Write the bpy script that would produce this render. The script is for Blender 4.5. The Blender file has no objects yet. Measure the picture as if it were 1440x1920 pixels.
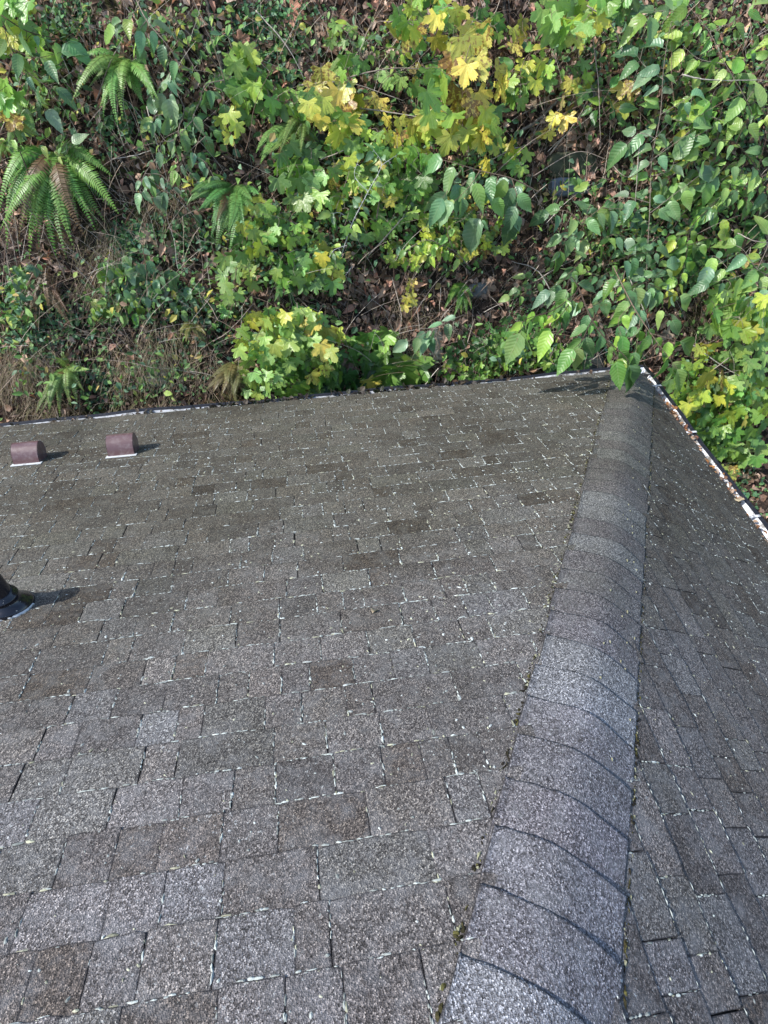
import bpy, math, random, time
from mathutils import Vector, Matrix, noise
random.seed(7)
SC = bpy.context.scene
COL = SC.collection
R = math.radians
rnd = random.uniform

# ------------------------------------------------------------------ camera
CAM = Vector((-2.9102, -4.2004, 3.1706))
PITCH, YAW, ROLL, FPX = 0.83366, 0.15126, 0.0024, 1145.0
cp, sp, cy_, sy_ = math.cos(PITCH), math.sin(PITCH), math.cos(YAW), math.sin(YAW)
CF = Vector((sy_*cp, cy_*cp, -sp)); CR = Vector((cy_, -sy_, 0)); CU = CR.cross(CF)
CR, CU = CR*math.cos(ROLL)+CU*math.sin(ROLL), CU*math.cos(ROLL)-CR*math.sin(ROLL)
cam_d = bpy.data.cameras.new('camera'); cam = bpy.data.objects.new('camera', cam_d); COL.objects.link(cam)
cam_d.sensor_fit = 'VERTICAL'; cam_d.sensor_height = 24.0; cam_d.lens = 24.0*FPX/1920.0
cam_d.clip_start = 0.05; cam_d.clip_end = 500
m = Matrix((CR, CU, -CF)).transposed().to_4x4(); m.translation = CAM
cam.matrix_world = m
SC.camera = cam

# ------------------------------------------------------------------ sky and sun
SUN_EL, SUN_AZ = R(46), math.atan2(-1.0, -0.17)     # towards the sun: left and a little behind the camera
SC.view_settings.view_transform = 'Standard'; SC.view_settings.look = 'None'
SC.view_settings.gamma = 1.0; SC.view_settings.exposure = 1.15
SC.view_settings.use_curve_mapping = False
W = bpy.data.worlds.new('World'); SC.world = W; W.use_nodes = True
nt = W.node_tree
sky = nt.nodes.new('ShaderNodeTexSky'); sky.sky_type = 'NISHITA'; sky.sun_disc = False
sky.sun_elevation = SUN_EL; sky.sun_rotation = SUN_AZ % (2*math.pi)
bg = nt.nodes['Background']; bg.inputs[1].default_value = 0.135
nt.links.new(sky.outputs[0], bg.inputs[0])
sd = bpy.data.lights.new('sun', 'SUN'); sd.energy = 2.5; sd.angle = R(0.5); sd.color = (1.0, 0.965, 0.92)
so = bpy.data.objects.new('sun', sd); COL.objects.link(so)
sdir = Vector((math.sin(SUN_AZ)*math.cos(SUN_EL), math.cos(SUN_AZ)*math.cos(SUN_EL), math.sin(SUN_EL)))
so.rotation_euler = sdir.to_track_quat('Z', 'Y').to_euler(); so.location = (-8, -6, 9)

# ------------------------------------------------------------------ helpers
def tag(o, label=None, cat=None, group=None, kind=None):
    if label: o['label'] = label
    if cat: o['category'] = cat
    if group: o['group'] = group
    if kind: o['kind'] = kind
    return o

def link(name, data, parent=None, loc=None):
    o = bpy.data.objects.new(name, data); COL.objects.link(o)
    if parent: o.parent = parent
    if loc is not None: o.location = loc
    return o

class MB:
    def __init__(s): s.v = []; s.f = []; s.c = []; s.e = []; s.m = []
    def add(s, vs, fs, col=None, edge=None, mat=0):
        b = len(s.v); s.v.extend(vs)
        s.f.extend([tuple(i+b for i in f) for f in fs]); s.m.extend([mat]*len(fs))
        s.c.extend([col or (1, 1, 1, 1)]*len(vs)); s.e.extend(edge or [0.0]*len(vs))
    def tube(s, pts, r0, r1, sides=5, col=None):
        n = len(pts); vs = []; fs = []
        for i, p in enumerate(pts):
            t = (pts[min(i+1, n-1)]-pts[max(i-1, 0)])
            t = t.normalized() if t.length > 1e-9 else Vector((0, 0, 1))
            a = t.cross(Vector((0.3, 0.9, 0.31))).normalized(); b = t.cross(a)
            r = r0+(r1-r0)*i/max(1, n-1)
            for k in range(sides):
                an = 2*math.pi*k/sides; vs.append(p+(a*math.cos(an)+b*math.sin(an))*r)
        for i in range(n-1):
            for k in range(sides):
                k2 = (k+1) % sides; fs.append((i*sides+k, i*sides+k2, (i+1)*sides+k2, (i+1)*sides+k))
        fs.append(tuple(range(sides-1, -1, -1))); fs.append(tuple((n-1)*sides+k for k in range(sides)))
        s.add(vs, fs, col)
    def mesh(s, name, mats, smooth=False):
        me = bpy.data.meshes.new(name)
        me.from_pydata([tuple(v) for v in s.v], [], s.f)
        a = me.attributes.new('tint', 'FLOAT_COLOR', 'POINT'); a.data.foreach_set('color', [x for c in s.c for x in c])
        a = me.attributes.new('edge', 'FLOAT', 'POINT'); a.data.foreach_set('value', s.e)
        for mt in (mats if isinstance(mats, (list, tuple)) else [mats]): me.materials.append(mt)
        me.polygons.foreach_set('material_index', s.m)
        if smooth: me.polygons.foreach_set('use_smooth', [True]*len(me.polygons))
        me.update(); return me
    def build(s, name, mats, parent=None, smooth=False, loc=None):
        if loc is not None: s.v = [v-loc for v in s.v]
        return link(name, s.mesh(name, mats, smooth), parent, loc)

class NT:
    """small node-tree writer"""
    def __init__(s, name):
        s.m = bpy.data.materials.new(name); s.m.use_nodes = True; s.t = s.m.node_tree
        s.b = s.t.nodes['Principled BSDF']; s.out = s.t.nodes['Material Output']
    def n(s, typ, **kw):
        nd = s.t.nodes.new('ShaderNode'+typ)
        for k, v in kw.items():
            if k[0] == 'i' and k[1:].isdigit(): nd.inputs[int(k[1:])].default_value = v
            else: setattr(nd, k, v)
        return nd
    def l(s, a, b): s.t.links.new(a, b)
    def math(s, op, a, b=None, clamp=False):
        nd = s.n('Math', operation=op, use_clamp=clamp)
        for i, x in enumerate((a, b)):
            if x is None: continue
            if isinstance(x, (int, float)): nd.inputs[i].default_value = x
            else: s.l(x, nd.inputs[i])
        return nd.outputs[0]
    def mix(s, fac, a, b, mode='MIX'):
        nd = s.n('Mix', data_type='RGBA', blend_type=mode)
        for i, x in ((0, fac), (6, a), (7, b)):
            if isinstance(x, (int, float)): nd.inputs[i].default_value = x
            elif isinstance(x, tuple): nd.inputs[i].default_value = x if len(x) == 4 else (*x, 1)
            else: s.l(x, nd.inputs[i])
        return nd.outputs[2]
    def noise(s, vec, scale, detail=2, rough=0.5):
        nd = s.n('TexNoise'); nd.inputs['Scale'].default_value = scale; nd.inputs['Detail'].default_value = detail
        nd.inputs['Roughness'].default_value = rough; s.l(vec, nd.inputs['Vector']); return nd.outputs[0]
    def step(s, x, lo, hi):
        nd = s.n('MapRange', clamp=True); nd.inputs[1].default_value = lo; nd.inputs[2].default_value = hi; s.l(x, nd.inputs[0]); return nd.outputs[0]
    def bump(s, h, strength, dist):
        nd = s.n('Bump'); nd.inputs['Strength'].default_value = strength; nd.inputs['Distance'].default_value = dist
        s.l(h, nd.inputs['Height']); s.l(nd.outputs[0], s.b.inputs['Normal']); return nd
    def rough(s, v, spec=None):
        s.b.inputs['Roughness'].default_value = v
        if spec is not None: s.b.inputs['Specular IOR Level'].default_value = spec

# ------------------------------------------------------------------ materials
def mat_shingle(name):
    M = NT(name); pos = M.n('NewGeometry').outputs['Position']
    tint = M.n('Attribute', attribute_name='tint').outputs['Color']; edge = M.n('Attribute', attribute_name='edge').outputs['Fac']
    v = M.n('TexVoronoi'); v.inputs['Scale'].default_value = 275; M.l(pos, v.inputs['Vector'])
    gr = M.n('ValToRGB'); M.l(v.outputs['Color'], gr.inputs[0])
    e = gr.color_ramp.elements
    e[0].position = 0.14; e[0].color = (0.18, 0.175, 0.17, 1); e[1].position = 0.90; e[1].color = (3.3, 3.25, 3.1, 1)
    for p, c in ((0.35, (0.50, 0.48, 0.47)), (0.55, (0.92, 0.92, 0.93)), (0.74, (1.6, 1.56, 1.52))):
        x = e.new(p); x.color = (*c, 1)
    c = M.mix(1.0, tint, gr.outputs[0], 'MULTIPLY')
    big = M.step(M.noise(pos, 1.6, 5, 0.65), 0.32, 0.68)
    c = M.mix(1.0, c, M.mix(big, (0.74, 0.73, 0.69), (1.18, 1.19, 1.19)), 'MULTIPLY')
    blot = M.step(M.noise(pos, 13, 6, 0.7), 0.46, 0.72)
    c = M.mix(M.math('MULTIPLY', blot, 0.50), c, (0.15, 0.155, 0.15))              # thin grey lichen film
    alg = M.step(M.noise(pos, 3.2, 7, 0.72), 0.48, 0.70)
    c = M.mix(M.math('MULTIPLY', alg, 0.55), c, (0.040, 0.036, 0.030))                # dark algae
    worn = M.step(M.math('ADD', edge, M.math('MULTIPLY', M.noise(pos, 38, 4, 0.6), 1.5)), 1.28, 1.62)
    c = M.mix(M.math('MULTIPLY', worn, 0.88), c, (0.018, 0.017, 0.017))             # bare asphalt at the worn edges
    sm = M.math('MULTIPLY', M.step(M.noise(pos, 75, 4, 0.6), 0.63, 0.68), M.step(M.noise(pos, 3.2, 3), 0.42, 0.62), True)
    c = M.mix(M.math('MULTIPLY', sm, 0.65), c, (0.38, 0.40, 0.37))                 # lichen flecks
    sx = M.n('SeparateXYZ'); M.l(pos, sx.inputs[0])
    sky_fade = M.step(M.math('ADD', sx.outputs[1], M.math('MULTIPLY', M.math('SUBTRACT', M.noise(pos, 2.0, 5, 0.65), 0.5), 2.2)), -4.3, -1.9)
    c = M.mix(1.0, c, M.mix(sky_fade, (1.62, 1.60, 1.74), (0.97, 0.93, 0.79)), 'MULTIPLY')   # sky reflection painted in: paler and bluer up-slope, olive towards the eave
    M.l(c, M.b.inputs['Base Color']); M.rough(0.75, 0.35)
    M.bump(M.math('ADD', v.outputs['Distance'], M.noise(pos, 60, 3)), 0.7, 0.0035)
    return M.m

def mat_leaf(name, veins=None, per_object=True, rough=0.36, transl=0.35):
    M = NT(name)
    if per_object:
        oi = M.n('ObjectInfo'); base, dec, rn = oi.outputs['Color'], oi.outputs['Alpha'], oi.outputs['Random']
        pos = M.n('TexCoord').outputs['Object']
        mp = M.n('VectorMath', operation='ADD'); M.l(pos, mp.inputs[0])
        cx = M.n('CombineXYZ'); M.l(M.math('MULTIPLY', rn, 37.0), cx.inputs[0]); M.l(cx.outputs[0], mp.inputs[1]); npos = mp.outputs[0]
        dec = M.math('SUBTRACT', 1.0, dec)
    else:
        a = M.n('Attribute', attribute_name='tint'); base, dec = a.outputs['Color'], M.math('SUBTRACT', 1.0, a.outputs['Alpha'])
        npos = pos = M.n('NewGeometry').outputs['Position']
    c = base
    if per_object:
        c = M.mix(M.step(M.noise(npos, 3.0, 3), 0.3, 0.7), M.mix(1.0, c, (0.82, 0.9, 0.8), 'MULTIPLY'), M.mix(1.0, c, (1.22, 1.12, 1.05), 'MULTIPLY'))
        blot = M.noise(npos, 5.5, 4, 0.65)
        th = M.math('SUBTRACT', M.math('ADD', blot, M.math('MULTIPLY', dec, 0.42)), 0.72)
        c = M.mix(M.math('MULTIPLY', M.step(th, 0.0, 0.08), 0.85), c, (0.19, 0.085, 0.030))
    h = None
    if veins:
        sx = M.n('SeparateXYZ'); M.l(pos, sx.inputs[0]); x = M.math('ABSOLUTE', sx.outputs[0]); y = sx.outputs[1]
        vein = M.math('LESS_THAN', x, 0.012)
        if veins == 'ovate':
            w = M.math('FRACT', M.math('MULTIPLY', M.math('SUBTRACT', y, M.math('MULTIPLY', x, 0.75)), 9.0))
            lat = M.math('LESS_THAN', w, 0.16); h = M.math('SUBTRACT', 1.0, M.math('ABSOLUTE', M.math('SUBTRACT', w, 0.5)))
        else:
            lat = None
            for an in (38, 82):
                d = M.math('ABSOLUTE', M.math('SUBTRACT', M.math('MULTIPLY', x, math.cos(R(an))), M.math('MULTIPLY', M.math('SUBTRACT', y, 0.08), math.sin(R(an)))))
                q = M.math('LESS_THAN', d, 0.010); lat = q if lat is None else M.math('MAXIMUM', lat, q)
            h = M.noise(npos, 9, 2)
        vein = M.math('MAXIMUM', vein, M.math('MULTIPLY', lat, 0.45))
        c = M.mix(M.math('MULTIPLY', vein, 0.38), c, M.mix(0.5, c, (0.50, 0.55, 0.30)))
    bf = M.n('NewGeometry').outputs['Backfacing']
    c = M.mix(M.math('MULTIPLY', bf, 0.45 if per_object else 0.0), c, M.mix(0.5, c, (0.42, 0.46, 0.36)))
    M.l(c, M.b.inputs['Base Color']); M.rough(rough, 0.55)
    if h is not None: M.bump(h, 0.4, 0.008)
    tr = M.n('BsdfTranslucent'); M.l(M.mix(1.0, c, (1.0, 1.12, 0.75), 'MULTIPLY'), tr.inputs[0])
    mx = M.n('MixShader'); mx.inputs[0].default_value = transl
    M.l(M.b.outputs[0], mx.inputs[1]); M.l(tr.outputs[0], mx.inputs[2]); M.l(mx.outputs[0], M.out.inputs[0])
    return M.m

def mat_tint(name, rough=0.8, spec=0.3, nscale=60, amt=0.5, bump=0.002):
    M = NT(name); pos = M.n('NewGeometry').outputs['Position']
    t = M.n('Attribute', attribute_name='tint').outputs['Color']; nn = M.noise(pos, nscale, 4, 0.6)
    c = M.mix(1.0, t, M.mix(M.step(nn, 0.3, 0.7), (1-amt,)*3, (1+amt,)*3), 'MULTIPLY')
    M.l(c, M.b.inputs['Base Color']); M.rough(rough, spec); M.bump(nn, 0.6, bump); return M.m

def mat_plain(name, col, rough, spec=0.5, dirt=(0.1, 0.09, 0.07), amt=0.4, scale=25, lo=0.5, hi=0.7, metal=0.0, bump=0.001):
    M = NT(name); pos = M.n('NewGeometry').outputs['Position']; nn = M.noise(pos, scale, 5, 0.65)
    c = M.mix(M.math('MULTIPLY', M.step(nn, lo, hi), amt), (*col, 1), (*dirt, 1))
    M.l(c, M.b.inputs['Base Color']); M.rough(rough, spec); M.b.inputs['Metallic'].default_value = metal
    M.bump(M.noise(pos, scale*6, 3), 0.3, bump); return M.m

def mat_soil():
    M = NT('soil'); pos = M.n('NewGeometry').outputs['Position']
    v = M.n('TexVoronoi'); v.inputs['Scale'].default_value = 16; M.l(pos, v.inputs['Vector'])
    r = M.n('ValToRGB'); M.l(v.outputs['Color'], r.inputs[0]); e = r.color_ramp.elements
    e[0].color = (0.022, 0.016, 0.012, 1); e[1].color = (0.19, 0.13, 0.10, 1)
    x = e.new(0.5); x.color = (0.060, 0.041, 0.031, 1); x = e.new(0.8); x.color = (0.11, 0.072, 0.054, 1)
    c = M.mix(M.step(M.noise(pos, 30, 5, 0.7), 0.35, 0.65), r.outputs[0], (0.030, 0.023, 0.018))
    moss = M.math('MULTIPLY', M.step(M.noise(pos, 2.2, 4, 0.6), 0.5, 0.66), M.step(M.noise(pos, 28, 4), 0.38, 0.58))
    c = M.mix(M.math('MULTIPLY', moss, 0.8), c, (0.085, 0.105, 0.022))
    M.l(c, M.b.inputs['Base Color']); M.rough(0.95, 0.15)
    M.bump(M.math('ADD', v.outputs['Distance'], M.noise(pos, 45, 5, 0.7)), 0.9, 0.03); return M.m

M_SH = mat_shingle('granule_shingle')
M_OV = mat_leaf('ovate_leaf', 'ovate'); M_MP = mat_leaf('lobed_leaf', 'maple'); M_SM = mat_leaf('small_leaf', None, True, 0.4)
M_ST = mat_leaf('mixed_leaf', None, False, 0.6, 0.25); M_DEAD = mat_leaf('dead_leaf', 'ovate', True, 0.7, 0.1)
M_FERN = mat_leaf('fern_green', None, False, 0.45, 0.25)
M_WOOD = mat_tint('bark', 0.85, 0.25, 50, 0.45, 0.003)
M_STRAW = mat_tint('straw', 0.8, 0.3, 30, 0.3)
M_LICH = mat_tint('lichen_crust', 0.95, 0.1, 160, 0.35, 0.003)
M_SOIL = mat_soil()
M_ROCK = mat_tint('stone', 0.8, 0.35, 14, 0.45, 0.01)
M_WHITE = mat_plain('white_enamel', (0.78, 0.80, 0.82), 0.35, 0.5, (0.10, 0.085, 0.06), 0.85, 13, 0.47, 0.60)
M_BLACK = mat_plain('black_enamel', (0.012, 0.012, 0.014), 0.28, 0.5, (0.06, 0.055, 0.05), 0.5, 40)
M_PIPE = mat_plain('black_plastic', (0.010, 0.011, 0.016), 0.16, 0.6, (0.55, 0.55, 0.52), 0.7, 45, 0.66, 0.70)
M_VENT = mat_plain('brown_paint', (0.120, 0.068, 0.068), 0.30, 0.6, (0.22, 0.17, 0.16), 0.6, 30, 0.46, 0.66)
M_CAULK = mat_plain('pale_sealant', (0.62, 0.64, 0.63), 0.7, 0.3, (0.12, 0.12, 0.11), 0.7, 30, 0.55, 0.68)
M_DECK = mat_plain('roofing_felt', (0.02, 0.02, 0.02), 0.9, 0.2)
M_WALL = mat_plain('painted_siding', (0.30, 0.31, 0.30), 0.7, 0.3)
M_INV = mat_plain('dark_void', (0.006, 0.006, 0.006), 0.9, 0.1)

# ------------------------------------------------------------------ roof planes
T1, T2 = math.tan(0.355862), math.tan(0.541789)
C1, C2 = math.cos(0.355862), math.cos(0.541789)
EXPO = 0.143
N1 = Vector((0, -T1, 1)).normalized()*1.0          # slope rising towards -y
N1 = Vector((0, T1, 1)).normalized(); N2 = Vector((T2, 0, 1)).normalized()
HD = Vector((-1, -T2/T1, T2)).normalized()
UP1 = Vector((0, -C1, C1*T1)); UP2 = Vector((-C2, 0, C2*T2))    # up the slope
def p1(x, v, h=0.0): return Vector((min(x, -v*C1*T1/T2-0.115), 0, 0))+UP1*v+N1*h
def p2(y, v, h=0.0): return Vector((0, min(y, -v*C2*T2/T1-0.22), 0))+UP2*v+N2*h
RIDGE_Y = -5.15
VMAX1 = -RIDGE_Y/C1
hipx = lambda y: y*T1/T2           # hip: x = y*T1/T2
RX = hipx(RIDGE_Y); VMAX2 = -RX/C2; ZR = -RIDGE_Y*T1
XW = -8.5
def pix(P):
    d = P-CAM; z = d.dot(CF)
    if z < 0.05: return None
    return 720+FPX*d.dot(CR)/z, 960-FPX*d.dot(CU)/z

house = link('house', None); house.empty_display_size = 0.3
tag(house, 'house with a weathered grey brown shingle hip roof below the leafy bank', 'house')
# roof deck below the shingles, all four slopes, and walls under the eaves
d = MB(); t = 0.006
YB = 2*RIDGE_Y
vs = [Vector((XW, 0, -t)), Vector((0, 0, -t)), Vector((RX, RIDGE_Y, ZR-t)), Vector((XW, RIDGE_Y, ZR-t)),
      Vector((0, YB, -t)), Vector((XW, YB, -t))]
d.add(vs, [(0, 1, 2, 3), (1, 4, 2), (4, 5, 3, 2), (0, 5, 4, 1)])
d.build('roof_deck', M_DECK, house)
w = MB()
for x0, x1, y0, y1 in ((XW, -0.45, -0.45, -0.62), (-0.62, -0.45, -0.62, YB+0.5)):
    q = [Vector((x, y, z)) for z in (-3.2, -0.03) for x, y in ((x0, y0), (x1, y0), (x1, y1), (x0, y1))]
    w.add(q, [(0, 1, 5, 4), (1, 2, 6, 5), (2, 3, 7, 6), (3, 0, 4, 7), (4, 5, 6, 7)])
w.build('wall', M_WALL, house)

TONES = [(0.104, 0.098, 0.092), (0.116, 0.110, 0.104), (0.096, 0.088, 0.080), (0.082, 0.072, 0.062), (0.110, 0.108, 0.098),
         (0.122, 0.120, 0.117), (0.068, 0.058, 0.048), (0.100, 0.094, 0.087), (0.106, 0.099, 0.090), (0.140, 0.142, 0.138)]
def tone(wts=(6, 5, 5, 2.5, 5, 3, 0.9, 6, 5, 0.35)):
    c = random.choices(TONES, wts)[0]; k = max(0.74, min(1.32, random.gauss(1.0, 0.12)))
    k *= 0.90
    return (c[0]*k, c[1]*k, c[2]*k, 1)

def shingle_shape(fn, a0, a1, v0, v1, th, col, slant0=0, slant1=0, round_=0.0):
    """one tab: top surface with an inner ring, outer ring, and sides; fn(a, v, h) -> point"""
    w = a1-a0; na = 5
    lip = th; back = 0.0015
    def hh(v): return back+(lip-back)*max(0.0, 1-(v-v0)/(v1-v0))
    j = lambda s: rnd(-s, s)
    outer = []
    for i in range(na):                                    # bottom (butt) edge
        t = i/(na-1); e = round_ if i in (0, na-1) else 0
        outer.append((a0+w*t+(slant0 if i == 0 else slant1 if i == na-1 else j(0.002)), v0+j(0.0028)+e))
    outer.append((a1+slant1*0.5+j(0.002), v0+(v1-v0)*0.5)); outer.append((a1, v1))
    outer.append((a0, v1)); outer.append((a0+slant0*0.5+j(0.002), v0+(v1-v0)*0.5))
    ca, cv = (a0+a1)/2, (v0+v1)/2; ins = 0.007
    n = len(outer); inner = []
    for a, v in outer:
        inner.append((a+max(-ins, min(ins, ca-a)), v+max(-ins, min(ins, cv-v))))
    vs = [fn(a, v, hh(v)+0.0008) for a, v in inner]+[fn(a, v, hh(v)) for a, v in outer]+[fn(a, v, -0.004) for a, v in outer]
    fs = [tuple(range(n))]
    for i in range(n):
        k = (i+1) % n; fs.append((n+i, n+k, k, i)); fs.append((2*n+i, 2*n+k, n+k, n+i))
    return vs, fs, [0.0]*n+[1.0]*n+[1.2]*n

tabs = []    # (screen area, builder args)
def lay_course(plane, k):
    v0 = (k if plane == 1 else k-0.616)*EXPO; v1 = v0+EXPO+0.02
    vmid = v0+EXPO/2
    if plane == 1:
        fn = p1; lo = XW+0.6; hi = hipx(-v0*C1)-0.12
    else:
        fn = p2; hi = (-v0*C2)*T2/T1-0.225; lo = RIDGE_Y-0.6
    a = lo+rnd(0, 0.2)
    wav = rnd(-0.003, 0.003); lift = 0
    while a < hi-0.02:
        wd = random.choice((0.09, 0.115, 0.135, 0.15, 0.165, 0.19, 0.22, 0.27))*rnd(0.9, 1.1)
        b = min(a+wd, hi)
        lift = 1-lift if random.random() < 0.85 else lift
        th = (0.0072 if lift else 0.0048)+rnd(0, 0.0012)
        c = [fn(a, v0), fn(b, v0), fn(b, v0+EXPO), fn(a, v0+EXPO)]
        q = [pix(P) for P in c]; area = 0
        if all(q) and any(-20 < x < 1460 and -20 < y < 1940 for x, y in q):
            area = abs(sum(q[i][0]*q[(i+1) % 4][1]-q[(i+1) % 4][0]*q[i][1] for i in range(4)))/2
        cl = tone()
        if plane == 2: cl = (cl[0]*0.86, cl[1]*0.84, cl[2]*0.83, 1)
        s0, s1 = rnd(-0.003, 0.002), rnd(-0.002, 0.003)
        g = rnd(0.0004, 0.0016) if random.random() < 0.94 else 0.0030
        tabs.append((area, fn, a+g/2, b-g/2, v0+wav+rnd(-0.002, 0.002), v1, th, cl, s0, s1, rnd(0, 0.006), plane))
        a = b
for k in range(int(VMAX1/EXPO)): lay_course(1, k)
for k in range(int(VMAX2/EXPO)): lay_course(2, k)

tabs.sort(key=lambda t: -t[0])
field = MB()
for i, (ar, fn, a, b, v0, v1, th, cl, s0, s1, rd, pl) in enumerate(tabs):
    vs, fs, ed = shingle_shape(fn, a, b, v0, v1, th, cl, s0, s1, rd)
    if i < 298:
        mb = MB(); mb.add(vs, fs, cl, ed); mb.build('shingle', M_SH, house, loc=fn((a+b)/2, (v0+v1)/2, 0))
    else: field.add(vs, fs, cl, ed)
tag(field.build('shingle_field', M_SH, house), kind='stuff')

# hip caps: bent strips lapped up the hip
A1 = (Vector((-1, 0, 0))-HD*Vector((-1, 0, 0)).dot(HD)).normalized()      # away from the hip on each slope
A2 = (Vector((0, -1, 0))-HD*Vector((0, -1, 0)).dot(HD)).normalized()
NH = (N1+N2).normalized()
def capP(s, w, h):
    b = 0.055; g = lambda q: (q+math.sqrt(q*q+b*b))/2-0.0039*(0.19-q)/0.38
    k = abs(w)/0.19
    base = A1*g(-w)+A2*g(w)
    # pull the outer edges back down on the slopes
    off = NH*(b*0.16*max(0, 1-k*k)+h)
    return HD*s+base+off
CE = 0.1637
s = 0.03; k = 0
caps = []
while s < 6.15:
    c = random.choice(((0.118, 0.114, 0.120), (0.128, 0.124, 0.130), (0.135, 0.134, 0.140), (0.118, 0.117, 0.122), (0.165, 0.172, 0.178), (0.138, 0.138, 0.144)))
    if k % 7 == 3: c = (0.160, 0.166, 0.170)
    caps.append((s, c)); s += CE*rnd(0.97, 1.03); k += 1
for ci, (s, c) in enumerate(caps):
    mb = MB(); nw, ns = 19, 4; TS = (0, 0.035, 0.35, 0.7, 1.0); L = CE+0.05; sk = rnd(-0.010, 0.010); wl, wr = 0.188+rnd(-0.006, 0.006), 0.19+rnd(-0.006, 0.006)
    vs = []; ed = []; fs = []; lift_ = rnd(-0.001, 0.003); cup_ = rnd(-0.004, 0.005)
    for i in range(ns+1):
        for j in range(nw):
            tj = 0 if j == 0 else 1 if j == nw-1 else 0.018+0.964*(j-1)/(nw-3); wv = -wl+(wl+wr)*tj
            s_ = s+L*TS[i]+(rnd(-0.0025, 0.0025) if i == 0 else 0)+sk*(tj-0.5)*2*(1 if i == 0 else 0.5)
            if j in (0, nw-1): wv += rnd(-0.003, 0.003)
            hgt = 0.0095-0.0065*TS[i]+lift_*(0.5-TS[i])
            vs.append(capP(s_+0.0, wv, hgt+(cup_*math.sin(wv*24+ci) if i < 2 else 0))); ed.append((0.7 if i == 0 else 1.0) if (i == 0 or j in (0, nw-1)) else 0.0)
    n0 = len(vs)
    for i in range(ns):
        for j in range(nw-1): fs.append((i*nw+j, i*nw+j+1, (i+1)*nw+j+1, (i+1)*nw+j))
    for q_, v_ in enumerate(vs[:n0]):
        if q_ % nw == 0: vs[q_] = v_+NH*0.005
    rim = [i*nw for i in range(ns, 0, -1)]+list(range(nw))+[i*nw+nw-1 for i in range(1, ns+1)]
    for q in rim: vs.append(vs[q]-NH*0.012); ed.append(1.0)
    for a in range(len(rim)-1): fs.append((rim[a], n0+a, n0+a+1, rim[a+1]))
    c = tuple(0.84*q*w_ for q, w_ in zip(c, (1.0, 1.0, 1.0)))
    mb.add(vs, fs, (*c, 1), ed); o = mb.build('hip_cap', M_SH, house, loc=HD*s)
    for p in o.data.polygons: p.use_smooth = p.index < ns*(nw-1)

# gutters along both eaves: trough with a white inside and a black outside and lip
def gutter(start, axis, out, length, wide=0.0):
    mb = MB(); prof = [(-0.02, -0.035), (-0.02, -0.100), (0.050, -0.105), (0.082, -0.080), (0.094, -0.048), (0.124, -0.040), (0.128, -0.052), (0.118, -0.09), (0.062, -0.118), (-0.026, -0.108), (-0.026, -0.035)]
    n = 40; m_ = len(prof); vs = []; sag = 0
    for i in range(n+1):
        p = start+axis*(length*i/n); sag = 0.007*math.sin(i*0.7)+0.004*math.sin(i*1.9)
        for o_, z in prof: vs.append(p+out*(o_+(wide if o_ > 0.06 else 0)+0.3*sag)+Vector((0, 0, z+sag)))
    inn = []; out_f = []
    for i in range(n):
        for j in range(m_-1):
            f = (i*m_+j, i*m_+j+1, (i+1)*m_+j+1, (i+1)*m_+j); (inn if j < 4 else out_f).append(f)
    mb.add(vs, inn, None, None, 0); b = len(mb.v); mb.f.extend(out_f); mb.m.extend([1]*len(out_f))
    mb.f.append(tuple(range(m_))); mb.m.append(1); mb.f.append(tuple(n*m_+j for j in range(m_-1, -1, -1))); mb.m.append(1)
    return mb.build('gutter', [M_WHITE, M_BLACK], house)
g1 = gutter(Vector((0.13, 0, 0)), Vector((-1, 0, 0)), Vector((0, 1, 0)), 8.6)
g2 = gutter(Vector((0, 0.10, 0)), Vector((0, -1, 0)), Vector((1, 0, 0)), 7.0, 0.03)
for q in (0.20, 0.83, 1.75):
    mb = MB(); ax = Vector((0, -1, 0)); c0 = ax*q
    vs = [c0+ax*(sx*0.009)+Vector((o_, 0, z)) for sx in (-1, 1) for o_, z in ((0.0, -0.034), (0.150, -0.036), (0.150, -0.032), (0.0, -0.030))]
    mb.add(vs, [(0, 1, 2, 3), (7, 6, 5, 4), (0, 4, 5, 1), (1, 5, 6, 2), (2, 6, 7, 3), (3, 7, 4, 0)])
    mb.build('hanger', M_WHITE, g2)

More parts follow.
